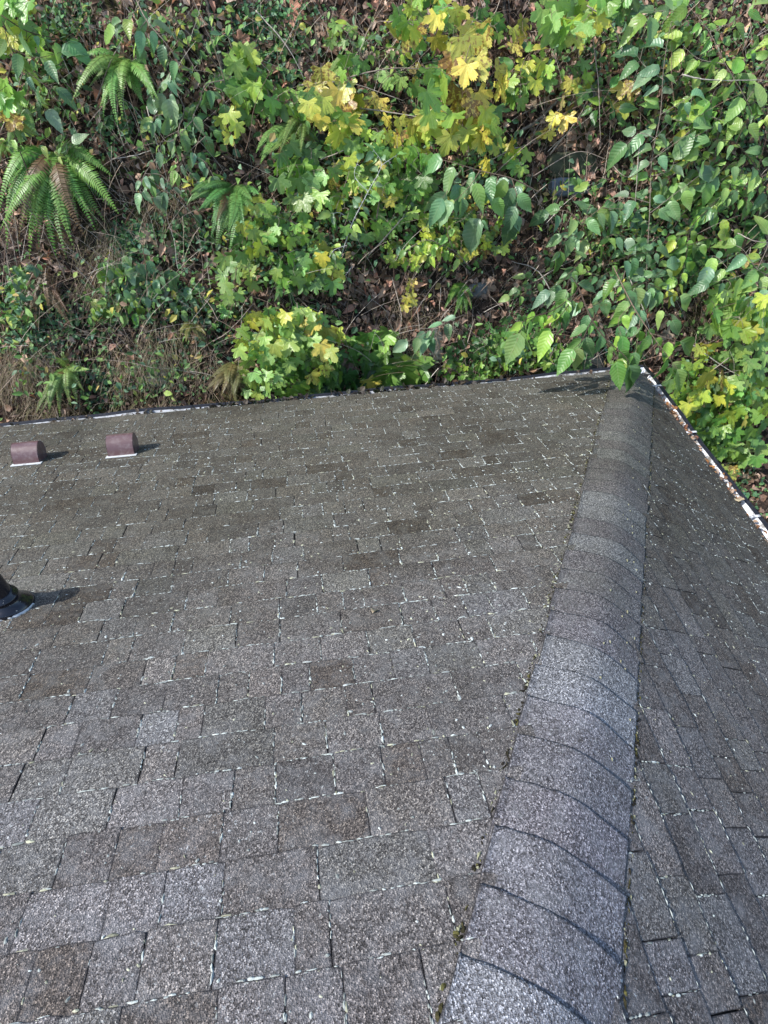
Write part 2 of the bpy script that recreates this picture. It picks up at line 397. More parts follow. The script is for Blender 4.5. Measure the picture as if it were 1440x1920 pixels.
# roof vents: curved hood over a flange, open towards the eave
def roof_vent(x0, vlow, wid):
    root = link('roof_vent', None, house, loc=p1(x0+wid/2, vlow, 0))
    o0 = root.location.copy()
    # upper edge at vlow (towards the camera), hood rises and curls over towards the eave
    prof = []
    for i in range(17):
        t = math.pi*0.86*i/16; prof.append((-0.075+0.075*math.cos(t), 0.012+0.125*math.sin(t)**0.85))
    mb = MB(); vs = []; fs = []; n = len(prof)
    for xx in (x0, x0+wid):
        for dv, h in prof: vs.append(p1(xx, vlow+dv, h)-o0)
    for i in range(n-1): fs.append((i, i+1, n+i+1, n+i))
    for xx in (x0+0.004, x0+wid-0.004):
        for dv, h in prof: vs.append(p1(xx, vlow+dv+0.004, h-0.005)-o0)
    for i in range(n-1): fs.append((2*n+i, 3*n+i, 3*n+i+1, 2*n+i+1))
    mb.add(vs, fs); h = link('hood', mb.mesh('hood', M_VENT, True), root)
    for xx in (x0, x0+wid):
        e = MB(); q = [p1(xx, vlow+dv, hh)-o0 for dv, hh in prof]+[p1(xx, vlow+prof[-1][0]+0.01, 0.004)-o0, p1(xx, vlow, 0.004)-o0]
        q2 = [v_+Vector((0.004 if xx == x0 else -0.004, 0, 0)) for v_ in q]; k_ = len(q)
        e.add(q+q2, [tuple(range(k_)), tuple(range(2*k_-1, k_-1, -1))]+[(i, (i+1) % k_, k_+(i+1) % k_, k_+i) for i in range(k_)])
        link('end_cap', e.mesh('end_cap', M_VENT), root)
    f = MB(); q = []
    for h_ in (0.006, 0.010):
        for a_, dv in ((x0-0.012, 0.028), (x0+wid+0.012, 0.028), (x0+wid+0.012, -0.01), (x0-0.012, -0.01)): q.append(p1(a_, vlow+dv, h_+0.002)-o0)
    f.add(q, [(3, 2, 1, 0), (4, 5, 6, 7), (0, 1, 5, 4), (1, 2, 6, 5), (2, 3, 7, 6), (3, 0, 4, 7)])
    link('flange', f.mesh('flange', M_CAULK), root)
    return root
roof_vent(-4.930, 0.915, 0.172)
roof_vent(-4.308, 0.935, 0.178)

# black vent pipe with its rubber boot
pc = p1(-4.288, 2.50/C1, 0)
pr = link('vent_pipe', None, house, loc=pc)
def ring(rad, z, tilt=0.0, n=28): return [Vector((rad*math.cos(2*math.pi*i/n), rad*math.sin(2*math.pi*i/n), z-tilt*T1*rad*math.sin(2*math.pi*i/n))) for i in range(n)]
def lathe(rows, mat, name):
    mb = MB(); n = 28; vs = []; fs = []
    for r_ in rows: vs += r_
    for i in range(len(rows)-1):
        for k in range(n): fs.append((i*n+k, i*n+(k+1) % n, (i+1)*n+(k+1) % n, (i+1)*n+k))
    mb.add(vs, fs); return link(name, mb.mesh(name, mat, True), pr)
lathe([ring(0.046, 0.0), ring(0.046, 0.225), ring(0.045, 0.228), ring(0.039, 0.228), ring(0.039, 0.05)], M_PIPE, 'pipe')
lathe([ring(0.098, 0.006, 1), ring(0.095, 0.026, 1), ring(0.080, 0.036, 1), ring(0.066, 0.058, .7), ring(0.060, 0.072, .5), ring(0.064, 0.078, .4), ring(0.062, 0.088, .35), ring(0.052, 0.092, .3), ring(0.051, 0.11, .1), ring(0.0455, 0.112, .1)], M_PIPE, 'collar')
mb = MB(); q = []
for i in range(30):
    a = math.pi*(-0.98+0.96*i/29); r1 = 0.100; r2 = 0.106+rnd(-0.004, 0.006)
    for r_, h in ((r1, 0.016), (r2, 0.005), (r1-0.012, 0.006)):
        q.append(Vector((r_*math.cos(a), r_*math.sin(a)*C1, 0))+Vector((0, 0, -r_*math.sin(a)*C1*T1+h)))
fs = []
for i in range(29):
    for j in range(3): fs.append((i*3+j, i*3+(j+1) % 3, (i+1)*3+(j+1) % 3, (i+1)*3+j))
mb.add(q, fs); link('sealant', mb.mesh('sealant', M_CAULK, True), pr)

# lichen crusts on butts and joints; moss at the cap edges; twigs and seed bits on the roof
def blob(mb, fn, a, v, la, lv, ang, h, hh, col):
    n = 7; ca, sa = math.cos(ang), math.sin(ang); vs = []
    for i in range(n):
        t = 2*math.pi*i/n; r_ = rnd(0.6, 1.15); x = la*r_*math.cos(t); y = lv*r_*math.sin(t)
        vs.append(fn(a+x*ca-y*sa, v+x*sa+y*ca, h))
    vs.append(fn(a, v, h+hh)); mb.add(vs, [(i, (i+1) % n, n) for i in range(n)], col)
lich = MB()
for ar, fn, a, b, v0, v1, th, cl, s0, s1, rd, pl in tabs:
    if ar <= 3: continue
    c = p1((a+b)/2, v0) if pl == 1 else p2((a+b)/2, v0)
    dens = noise.noise(Vector((c.x*0.8, c.y*0.8, 3)))*0.9+0.55
    if pl == 2: dens = dens*0.55+(0.2 if c.y < -3.5 else 0)
    far = min(1.0, max(0.0, (c.y+4.3)/1.6)); dens *= 0.55+0.75*far
    def lc():
        k = rnd(0.35, 1.0); return random.choice(((0.58*k, 0.62*k, 0.58*k, 1), (0.48*k, 0.52*k, 0.48*k, 1), (0.50*k, 0.50*k, 0.36*k, 1)))
    for q in range(8):
        if random.random() < dens*0.62:
            blob(lich, fn, rnd(a, b), v0+rnd(-0.005, 0.006), rnd(0.005, 0.020), rnd(0.002, 0.0046)*(1+far), rnd(-0.12, 0.12), th-0.002, 0.0035, lc())
    for q in range(6):
        if random.random() < dens*0.60:
            blob(lich, fn, b+rnd(-0.003, 0.003)+s1*0.4, v0+rnd(0.01, EXPO), rnd(0.002, 0.0045)*(1+0.4*far), rnd(0.006, 0.019), rnd(-0.15, 0.15), th*0.5, 0.0045, lc())
    for q in range(9+int(9*far)):
        if random.random() < dens*0.55:
            r_ = rnd(0.0016, 0.0055); blob(lich, fn, rnd(a, b), v0+rnd(0, EXPO), r_*rnd(1, 2.2), r_, rnd(0, 3), th*0.7, 0.003, lc())
for yy, x_, n_ in ((-3.05, 1.34, 26), (-2.9, 1.38, 22)):      # thick patch low on the right slope
    for q in range(n_): blob(lich, p2, yy+rnd(-0.16, 0.16), 0.62+rnd(-0.03, 0.03)+(yy+3)*-0.0, rnd(0.006, 0.016), rnd(0.004, 0.008), rnd(0, 3), 0.006, 0.004, (0.5, 0.53, 0.52, 1))
for ar, fn, a, b, v0, v1, th, cl, s0, s1, rd, pl in tabs:
    if ar <= 25: continue
    c = fn(b, v0); dn = noise.noise(Vector((c.x*1.1+4, c.y*0.9, 7)))
    if pl == 2: dn -= 0.35
    if dn > -0.30 and random.random() < 0.80:
        q0 = rnd(0.0, 0.5)*EXPO; q1 = q0+rnd(0.25, 0.9)*EXPO
        while q0 < min(q1, EXPO):
            ln = rnd(0.008, 0.022); kk = rnd(0.30, 0.95); blob(lich, fn, b+rnd(-0.003, 0.003), v0+q0, rnd(0.0015, 0.0052), ln*0.62, rnd(-0.08, 0.08), th*0.6, 0.004, (0.54*kk, 0.58*kk, 0.53*kk, 1)); q0 += ln*rnd(0.9, 1.5)
    if dn > -0.30 and random.random() < 0.68:
        q0 = rnd(0, 0.6)*(b-a); q1 = q0+rnd(0.25, 0.8)*(b-a)
        while q0 < min(q1, b-a):
            ln = rnd(0.008, 0.026); kk = rnd(0.30, 0.95); blob(lich, fn, a+q0, v0-0.001+rnd(-0.003, 0.004), ln*0.62, rnd(0.0016, 0.0050), rnd(-0.06, 0.06), th-0.001, 0.003, (0.54*kk, 0.58*kk, 0.53*kk, 1)); q0 += ln*rnd(0.9, 1.6)
tag(lich.build('lichen', M_LICH), kind='stuff', label='pale crusty lichen flecks along the shingle edges and joints')
moss = MB()
for i in range(1500):
    sd_ = random.choice((-1, 1)); s = rnd(0.1, 5.6)
    kx = noise.noise(Vector((s*2.2, sd_*5.0, 0)))+(0.12 if sd_ < 0 else 0)
    if kx < 0.0 and random.random() < 0.6: continue
    P = capP(s, sd_*(0.194+rnd(-0.002, 0.010)), 0.003)
    cc = random.choice(((0.05, 0.045, 0.02), (0.025, 0.022, 0.015), (0.02, 0.018, 0.014), (0.09, 0.085, 0.03), (0.26, 0.26, 0.17), (0.03, 0.028, 0.015)))
    blob(moss, lambda a, v, h: P+HD*a+(A1 if sd_ < 0 else A2)*v+NH*h, rnd(-.004, .004), rnd(-.003, .004), rnd(0.004, 0.016), rnd(0.002, 0.007)*(1.6 if kx > 0.25 else 1), rnd(-0.5, 0.5), 0.0, rnd(0.003, 0.009), (*cc, 1))
for i in range(70):
    s = rnd(0.2, 4.6); P = capP(s, rnd(0.02, 0.17), 0.008)
    if random.random() < 0.5: continue
    blob(moss, lambda a, v, h: P+HD*a+A2*v+NH*h, 0, 0, rnd(0.004, 0.011), rnd(0.003, 0.006), rnd(-0.4, 0.4), 0.0, 0.005, (0.30, 0.29, 0.18, 1))
tag(moss.build('moss', M_LICH), kind='stuff', label='small olive moss tufts along the edges of the hip caps')

# ------------------------------------------------------------------ hillside
def softplus(e, k=0.22):
    x = e/k
    return k*(x if x > 30 else math.log1p(math.exp(x)))
def hn(x, y):
    e = y-0.42+0.10*max(0.0, x)+0.05*math.sin(x*1.1)
    z = -1.25+1.75*softplus(e)
    if y > 3.2: z -= 1.2*(y-3.2)
    return z+0.16*noise.noise(Vector((x*0.9, y*1.4, 0.5)))+0.07*noise.noise(Vector((x*3.1, y*4.0, 2.5)))
def hnorm(x, y):
    e = 0.05
    return Vector((hn(x-e, y)-hn(x+e, y), hn(x, y-e)-hn(x, y+e), 2*e)).normalized()
def ray(px, py): return (CF*FPX+CR*(px-720)-CU*(py-960)).normalized()
def at(px, py, d=0.0):
    """point where the sight line through a pixel of the photograph meets the bank, drawn d metres back towards the viewer"""
    u = ray(px, py); a = 4.3; f0 = 1
    while a < 14:
        P = CAM+u*a
        if P.z < hn(P.x, P.y): break
        a += 0.12
    lo, hi = a-0.12, a
    for _ in range(6):
        mm = (lo+hi)/2; P = CAM+u*mm
        if P.z < hn(P.x, P.y): hi = mm
        else: lo = mm
    return CAM+u*(lo-d)
g = MB(); NX, NY = 250, 190; X0, X1, Y0, Y1 = -11.0, 8.0, -7.0, 7.0
ys = []
for j in range(NY+1):
    t = j/NY; ys.append(-7+6.9*t/0.2 if t < 0.2 else -0.1+3.6*(t-0.2)/0.65 if t < 0.85 else 3.5+5*(t-0.85)/0.15)
vs = []
for j in range(NY+1):
    for i in range(NX+1):
        x = X0+(X1-X0)*i/NX; y = ys[j]
        vs.append(Vector((x, y, hn(x, y)+0.02*noise.noise(Vector((x*9, y*9, 1))))))
g.add(vs, [(j*(NX+1)+i, j*(NX+1)+i+1, (j+1)*(NX+1)+i+1, (j+1)*(NX+1)+i) for j in range(NY) for i in range(NX)])
tag(g.build('hillside', M_SOIL, smooth=True), kind='structure', label='steep dark earth bank rising behind the roof')
fl = MB(); fl.add([Vector((-300, -300, -2.2)), Vector((300, -300, -2.2)), Vector((300, 300, -2.2)), Vector((-300, 300, -2.2))], [(0, 1, 2, 3)])
tag(fl.build('ground', M_SOIL), kind='structure')

# ------------------------------------------------------------------ leaf shapes
def leaf_mesh(name, kind, mat, seed):
    rg = random.Random(seed); mb = MB()
    cup = rg.uniform(0.05, 0.75 if kind == 'ovate' else 0.4); droop = rg.uniform(0.05, 0.9 if kind == 'ovate' else 0.6); tw = rg.uniform(-0.4, 0.4); wv_ = rg.uniform(0.015, 0.05); wf = rg.uniform(6, 12)
    def Z(x, y): return abs(x)*cup-droop*y*y*0.6+tw*x*y+wv_*math.sin(y*wf+x*7)
    if kind in ('ovate', 'dead'):
        n = 9; wmax = rg.uniform(0.25, 0.31) if kind == 'ovate' else rg.uniform(0.22, 0.36); rows = []
        if kind == 'dead': cup *= 3.2; droop *= 2.2
        for i in range(n+1):
            t = i/n; w = wmax*(math.sin(math.pi*min(1, t**0.72))**0.9 if 0 < t < 1 else 0)*(1-0.2*t)
            w *= 1+(0.06 if i % 2 else -0.04)
            rows.append([(-w, t-0.03), (-w*0.5, t), (0, t), (w*0.5, t), (w, t-0.03)] if 0 < i < n else [(0, t)])
        vs = []; idx = []
        for r_ in rows: idx.append(len(vs)); vs += [Vector((x, y, Z(x, y))) for x, y in r_]
        fs = [(0, idx[1]+k+1, idx[1]+k) for k in range(4)]
        for i in range(1, n-1):
            for k in range(4): fs.append((idx[i]+k, idx[i]+k+1, idx[i+1]+k+1, idx[i+1]+k))
        fs += [(idx[n-1]+k, idx[n-1]+k+1, idx[n]) for k in range(4)]
        mb.add(vs, fs)
    else:                                           # palmate: five toothed lobes
        lobes = [(-98, 0.58), (-46, 0.86), (0, 1.0), (46, 0.86), (98, 0.58)] if kind == 'maple' else [(-95, 0.5), (-48, 0.8), (0, 1.0), (48, 0.8), (95, 0.5)]
        deep = rg.uniform(0.54, 0.66) if kind == 'maple' else rg.uniform(0.66, 0.78); cup *= 0.6; droop *= 0.7; wv_ *= 0.8; out = [(0.0, -0.02)]
        out = []
        for q, (an, ln) in enumerate(lobes):
            an += rg.uniform(-5, 5); ln *= rg.uniform(0.9, 1.1)
            for da, f in ((-18, 0.76), (-14, 0.84), (-10.5, 0.80), (-8, 0.91), (-4, 0.88), (0, 1.0), (4, 0.88), (8, 0.91), (10.5, 0.80), (14, 0.84), (18, 0.76)):
                out.append((R(an+da), ln*f*rg.uniform(0.95, 1.05)))
            if q < 4:
                mid = (an+lobes[q+1][0])/2; out.append((R(mid), deep*min(ln, lobes[q+1][1])*rg.uniform(0.92, 1.05)))
        pts = [(r_*math.sin(a), 0.08+r_*0.92*math.cos(a)) for a, r_ in out]
        vs = [Vector((0, 0.08, 0))]+[Vector((x*0.5, 0.08+(y-0.08)*0.5, Z(x*0.5, y*0.5))) for x, y in pts]+[Vector((x, y, Z(x, y)+rg.uniform(-0.02, 0.02))) for x, y in pts]
        n = len(pts); fs = []
        for i in range(n-1):
            fs.append((0, 2+i, 1+i)); fs.append((1+i, n+1+i, n+2+i, 2+i)[::-1] if False else (n+1+i, 1+i, 2+i, n+2+i))
        mb.add(vs, fs)
    return mb.mesh(name, mat, True)
LM = {'ovate': [leaf_mesh('ovate_leaf', 'ovate', M_OV, i) for i in range(18)],
      'maple': [leaf_mesh('maple_leaf', 'maple', M_MP, 20+i) for i in range(14)],
      'lobed': [leaf_mesh('lobed_leaf', 'lobed', M_MP, 40+i) for i in range(8)],
      'small': [leaf_mesh('small_leaf', 'ovate', M_SM, 60+i) for i in range(6)],
      'dead': [leaf_mesh('dead_leaf', 'dead', M_DEAD, 80+i) for i in range(7)],
      'deadmaple': [leaf_mesh('dead_maple_leaf', 'maple', M_DEAD, 100+i) for i in range(5)]}
PAL = {'Y': [(0.694, 0.605, 0.134, .75), (0.605, 0.582, 0.112, .8), (0.672, 0.526, 0.134, .45), (0.493, 0.526, 0.101, .8)],
       'YG': [(0.20, 0.40, 0.10, .95), (0.16, 0.32, 0.09, .9), (0.449, 0.554, 0.079, .85), (0.330, 0.502, 0.079, .95), (0.470, 0.482, 0.078, .8), (0.238, 0.409, 0.079, .95)],
       'G': [(0.198, 0.396, 0.073, 1), (0.145, 0.317, 0.066, .95), (0.264, 0.449, 0.079, .95), (0.132, 0.264, 0.066, 1)],
       'LG': [(0.290, 0.475, 0.145, 1), (0.224, 0.396, 0.106, 1), (0.356, 0.502, 0.119, .95)],
       'DG': [(0.066, 0.172, 0.040, 1), (0.092, 0.224, 0.053, 1), (0.053, 0.132, 0.040, 1)],
       'BG': [(0.20, 0.33, 0.22, 1), (0.145, 0.277, 0.152, 1), (0.185, 0.343, 0.185, 1), (0.112, 0.224, 0.112, .95), (0.158, 0.304, 0.119, 1), (0.224, 0.370, 0.211, .95)],
       'M': [(0.158, 0.304, 0.119, 1), (0.224, 0.383, 0.099, .95), (0.112, 0.224, 0.092, 1), (0.290, 0.436, 0.145, .95), (0.132, 0.264, 0.106, .9)],
       'D': [(0.20, 0.125, 0.085, 1), (0.28, 0.18, 0.13, 1), (0.15, 0.09, 0.062, 1), (0.36, 0.26, 0.20, 1), (0.12, 0.075, 0.055, 1)],
       'P': [(0.42, 0.24, 0.18, 1), (0.36, 0.18, 0.12, 1), (0.45, 0.30, 0.22, 1)]}
def pal(key):
    c = random.choice(PAL[key]); k = rnd(0.66, 1.26); j = rnd(0.86, 1.16)
    return (c[0]*k*j, c[1]*k, c[2]*k, max(0.3, c[3]-rnd(0, 0.30)*(random.random() < 0.6)))
def orient(tip, nor):
    y = tip.normalized(); z = (nor-y*nor.dot(y)).normalized(); x = y.cross(z)
    return Matrix((x, y, z)).transposed()
def leaf_obj(name, kind, P, tip, nor, size, col, parent):
    o = bpy.data.objects.new(name, random.choice(LM[kind])); COL.objects.link(o)
    mw = orient(tip, nor).to_4x4() @ Matrix.Diagonal((size*rnd(0.88, 1.12), size, size, 1)); mw.translation = P
    if parent: o.parent = parent; mw.translation = P-parent.location
    o.matrix_local = mw; o.color = col
    return o
FACE = Vector((-0.10, -0.55, 0.78))
def rv(s): return Vector((rnd(-s, s), rnd(-s, s), rnd(-s, s)))
def smooth_path(pts, n=6):
    out = []
    P = [pts[0]*2-pts[1]]+pts+[pts[-1]*2-pts[-2]]
    for i in range(1, len(P)-2):
        for k in range(n):
            t = k/n; a, b, c, d_ = P[i-1], P[i], P[i+1], P[i+2]
            out.append(0.5*((2*b)+(c-a)*t+(2*a-5*b+4*c-d_)*t*t+(3*b-a-3*c+d_)*t**3))
    out.append(pts[-1]); return out
TWIG = [(0.24, 0.19, 0.15, 1), (0.18, 0.13, 0.09, 1), (0.22, 0.18, 0.14, 1), (0.07, 0.05, 0.035, 1)]
UPV = Vector((0, 0, 1))

def shrub(name, label, cat, root, clusters, kind, group=None, twig=None, stem_r=0.006, tipdir=Vector((0, -0.35, -0.75))):
    """clusters: (px, py, rx, ry, n, palette, size px lo, size px hi, depth lo, depth hi)"""
    tot = []
    for (cx, cyy, rx, ry, n, pk, s0, s1, d0, d1) in clusters:
        kf = 0.57 if kind in ('maple', 'lobed') and n > 0 else 0.9
        if 'glossy green leaves' in label: kf = 0.85
        s0 *= kf; s1 *= kf; rx *= 1.18; ry *= 1.18; n = int(n*(1.1 if 'Y' == pk or 'big yellow' in label else 1.65 if kind in ('maple', 'lobed') else 1.1)+0.5)
        if 'Y' == pk or 'big yellow' in label: s0 *= 1.12; s1 *= 1.15; rx *= 1.12; ry *= 1.12
        pts = []; tries = 0; mind = 0.85*(s0+s1)/2
        while len(pts) < n and tries < n*14:
            tries += 1; a = rnd(0, 6.283); q = math.sqrt(rnd(0, 1)); x, y = cx+rx*q*math.cos(a), cyy+ry*q*math.sin(a)
            if tries < n*9 and any((x-u)**2+(y-w_)**2 < (mind*0.75)**2 for u, w_ in pts): continue
            pts.append((x, y))
        for x, y in pts:
            P = at(x, y, rnd(d0, d1)); tot.append((P, pk, rnd(s0, s1)/FPX*(P-CAM).length))
    rp = at(root[0], root[1], 0.0)
    base = link(name, None, loc=rp); base.empty_display_size = 0.1
    tag(base, label, cat, group)
    tc = twig or random.choice(TWIG)
    cen = sum((t_[0] for t_ in tot), Vector())/len(tot)
    nodes = []; mb = MB()
    trunk = smooth_path([rp-hnorm(rp.x, rp.y)*0.05, rp.lerp(cen, 0.45)+Vector((rnd(-.08, .08), -0.12, 0.10)), cen+Vector((0, 0.03, 0))], 7)
    mb.tube(trunk, stem_r*1.5, stem_r*0.6, 6, tc); nodes += trunk
    tot.sort(key=lambda t_: (t_[0]-rp).length)
    for i, (P, pk, size) in enumerate(tot):
        tip = (tipdir.normalized()*1.0+rv(0.55)); tip = tip.normalized(); nor = FACE+rv(0.62)
        
        B = P-tip*size*0.45                                        # leaf base, so the blade is centred on P
        N = min(nodes, key=lambda q: (q-B).length_squared+0.3*max(0, (q-rp).length-(B-rp).length)**2)
        mid = N.lerp(B, 0.55)+Vector((rnd(-.02, .02), 0, 0.15*(N-B).length))
        path = smooth_path([N, mid, B], 3)
        L = (N-B).length; mb.tube(path, min(stem_r*0.6, 0.0016+L*0.006), 0.0014, 4, tc)
        if L > 0.12: nodes += path[2:-1]
        leaf_obj('leaf', kind, B, tip, nor, size, pal(pk), base)
    mb.build('stem', M_WOOD, base, loc=None).location = -rp
    return base

def spray(name, label, cat, paths, kind, pk, s0, s1, gap, group=None, tc=None, r0=0.005, both=True, start=0.15, tipdown=0.6):
    """twigs drawn as pixel paths (px, py, depth) with leaves alternating along them"""
    P3 = [[at(x, y, dd) for x, y, dd in p] for p in paths]
    base = link(name, None, loc=P3[0][0]); base.empty_display_size = 0.1; tag(base, label, cat, group)
    mb = MB(); col = tc or random.choice(TWIG)
    for pi, pts in enumerate(P3):
        sm = smooth_path(pts, 8); mb.tube(sm, r0 if pi == 0 else r0*0.65, 0.0013, 5, col)
        ln = [0]
        for a, b in zip(sm, sm[1:]): ln.append(ln[-1]+(b-a).length)
        tot = ln[-1]; s = tot*start; side = 1
        while s < tot:
            i = max(j for j in range(len(ln)) if ln[j] <= s); i = min(i, len(sm)-2)
            P = sm[i].lerp(sm[i+1], (s-ln[i])/max(1e-6, ln[i+1]-ln[i])); t = (sm[i+1]-sm[i]).normalized()
            lat = t.cross(FACE).normalized()*side
            size = (s0*0.45+(s1-s0*0.45)*random.random()**0.9)*0.75/FPX*(P-CAM).length
            tip = (t*0.45+lat*0.8+Vector((0, -0.1, -tipdown))+rv(0.35)).normalized()
            pe = P+tip*rnd(0.012, 0.03); mb.tube([P, P.lerp(pe, 0.5)+Vector((0, 0, 0.003)), pe], 0.0016, 0.0011, 4, col)
            leaf_obj('leaf', kind, pe, tip, FACE+rv(0.75), size, pal(random.choice(pk)), base)
            side = -side; s += 0.50*gap/FPX*(P-CAM).length*rnd(0.6, 1.4)
        t = (sm[-1]-sm[-2]).normalized(); size = rnd(s0, s1)/FPX*(sm[-1]-CAM).length
        leaf_obj('leaf', kind, sm[-1], (t+Vector((0, 0, -tipdown*0.5))+rv(0.2)), FACE+rv(0.3), size, pal(random.choice(pk)), base)
    mb.build('stem', M_WOOD, base).location = -base.location
    return base

# ------------------------------------------------------------------ ferns
def frond(Rt, M_, T, wid, col, parent, npair=36):
    mb = MB(); n = 22; pts = []
    for i in range(n+1):
        t = i/n; pts.append(Rt*(1-t)**2+M_*2*t*(1-t)+T*t*t)
    mb.tube(pts, 0.0032, 0.0011, 4, (col[0]*0.9+0.03, col[1]*0.75, col[2]*0.7, 1))
    L = sum((b-a).length for a, b in zip(pts, pts[1:])); tw = rv(0.25)
    for k in range(npair):
        t = 0.10+0.89*k/(npair-1); x = t*n; i = min(int(x), n-1); P = pts[i].lerp(pts[i+1], x-i)
        d_ = (pts[i+1]-pts[i]).normalized(); nor = (FACE+tw); nor = (nor-d_*nor.dot(d_)).normalized(); lat = d_.cross(nor)
        ln = wid*(min(1, (t-0.02)/0.25)**0.7)*(1-max(0, (t-0.35)/0.65)**1.5)*rnd(0.88, 1.08)+0.004
        wp = L/npair*0.40
        for sd_ in (-1, 1):
            dr = (lat*sd_+d_*rnd(0.25, 0.42)-nor*rnd(0.1, 0.35)).normalized()
            a = P; b = P+dr*ln*0.5+nor*0.004; c = P+dr*ln-nor*ln*0.10
            q = d_*wp
            kk = rnd(0.85, 1.15); cc = (col[0]*kk, col[1]*kk, col[2]*kk, 1)
            mb.add([a-q*0.7, a+q*0.7, b+q*0.9, b-q*0.9, c], [(0, 1, 2, 3), (3, 2, 4)] if sd_ > 0 else [(3, 2, 1, 0), (4, 2, 3)], cc)
    mb.build('frond', M_FERN, parent).location = -parent.location
def fern(label, crown, tips, col, wid=0.055, arch=0.28, d_tip=0.14, npair=42, group='sword ferns on the bank'):
    rp = at(*crown, 0.10); b = link('fern', None, loc=rp); b.empty_display_size = 0.1; tag(b, label, 'fern', group)
    tips = list(tips)+[(crown[0]+(x-crown[0])*rnd(0.75, 1.15)+rnd(-14, 14), crown[1]+(y-crown[1])*rnd(0.7, 1.12)+rnd(-14, 14)) for x, y in tips if random.random() < 0.75]
    for tx, ty in tips:
        tx += rnd(-6, 6); ty += rnd(-6, 6)
        T = at(tx, ty, 0.08+d_tip*rnd(0.4, 1.9)); L = (T-rp).length
        M_ = rp.lerp(T, 0.36)+Vector((0, -0.45, 0.80))*(arch*L*rnd(0.6, 1.6)+0.03)+rv(0.16*L)
        k = rnd(0.6, 1.1); c = tuple(q*k for q in col); c = (c[0]*rnd(0.85, 1.2), c[1], c[2])
        if random.random() < 0.04: c = (0.20*k, 0.13*k, 0.06*k)
        frond(rp+rv(0.02), M_, T, wid*1.1*rnd(0.8, 1.15)*min(1, 0.5+L), c, b, npair)
    return b
FG, FD, FP = (0.15, 0.33, 0.055), (0.09, 0.24, 0.05), (0.25, 0.40, 0.10)
fern('largest sword fern with long drooping bright fronds at the left edge', (108, 292), [(30, 330), (12, 380), (45, 400), (35, 440), (70, 470), (62, 440), (100, 465), (85, 410), (128, 480), (145, 470), (160, 445), (178, 430), (195, 415), (205, 335), (225, 405), (18, 470), (5, 430), (120, 400), (60, 485), (110, 490), (30, 450)], FG, 0.08, 0.36)
fern('sword fern with fronds fanned left and down below the top left twigs', (243, 122), [(150, 115), (145, 150), (165, 165), (140, 190), (190, 205), (218, 235), (250, 165), (268, 195), (285, 190), (298, 185), (170, 135), (205, 120)], (0.19, 0.37, 0.08), 0.065, 0.32, 0.28)
fern('dark sword fern hanging left of the yellow green maple leaves', (440, 352), [(360, 360), (352, 380), (385, 395), (392, 450), (410, 465), (428, 470), (440, 440), (455, 430), (470, 400), (490, 365), (400, 420), (375, 370)], (0.12, 0.28, 0.07), 0.065, 0.3, 0.3)
fern('pale sword fern fronds between the yellow maples and the dark fern', (556, 238), [(488, 308), (512, 300), (530, 285), (563, 285), (592, 272), (480, 290)], FP, 0.06, 0.26, 0.34)
fern('single light green fern frond pointing up near the top centre leaf litter', (590, 178), [(648, 104), (640, 118), (610, 150)], FP, 0.055, 0.18, 0.2)
fern('small fern just above the left end of the gutter', (128, 690), [(80, 740), (100, 770), (118, 780), (135, 765), (112, 660), (160, 730), (75, 770), (150, 700), (170, 690)], FP, 0.055, 0.22)
fern('olive brown fern left of the bright green bush at the eave', (440, 682), [(392, 705), (398, 735), (420, 745), (445, 758), (462, 740), (470, 700), (410, 720), (455, 752), (430, 750)], (0.20, 0.19, 0.07), 0.06, 0.22, group=None)
fern('dark fern tucked under green maple leaves above the bright bush', (528, 505), [(505, 540), (518, 575), (530, 580), (545, 575), (560, 560), (492, 520), (560, 520)], FD, 0.05, 0.2)
fern('dark narrow fern right of centre above the eave shrubs', (860, 532), [(828, 580), (845, 590), (860, 590), (873, 588), (882, 575), (890, 555)], FG, 0.045, 0.2)
fern('fern half hidden behind ovate leaves right of the tall saplings', (1285, 470), [(1255, 520), (1250, 555), (1275, 560), (1300, 565), (1312, 540), (1330, 500), (1340, 540), (1325, 470), (1262, 480)], FD, 0.06, 0.2)
fern('dark fern at the right edge of the bank', (1425, 425), [(1385, 440), (1395, 455), (1420, 470), (1440, 455), (1380, 425), (1445, 400)], FD, 0.06, 0.2)
fern('dead brown fern frond hanging beside the bright bush at the eave', (662, 655), [(640, 735), (628, 715), (655, 725)], (0.22, 0.14, 0.09), 0.06, 0.2, group=None)
fern('small green fern frond above the dead brown frond', (640, 642), [(690, 655), (680, 668), (672, 640)], FP, 0.05, 0.15)
fern('withered fern with rusty fronds trailing under the largest fern', (78, 500), [(70, 620), (100, 600), (128, 590), (140, 610), (55, 600), (35, 560)], (0.17, 0.11, 0.05), 0.05, 0.12, group=None)
fern('little yellowing fern on the bare soil left of centre', (362, 605), [(340, 635), (352, 642), (372, 640), (385, 625), (345, 610)], (0.24, 0.27, 0.08), 0.045, 0.2, group=None)
fern('fern with thin fronds under the left twigs behind large ovate leaves', (372, 195), [(350, 225), (365, 235), (385, 222), (400, 200), (408, 210)], FP, 0.045, 0.2)
fern('fern at the left edge below the round ovate leaves', (8, 268), [(0, 330), (20, 300), (38, 285), (50, 300), (-5, 300)], FG, 0.05, 0.2)
fern('dark fern behind the lobed leaves at the left centre', (470, 450), [(452, 500), (470, 510), (488, 505), (505, 490), (440, 480)], FD, 0.05, 0.2)

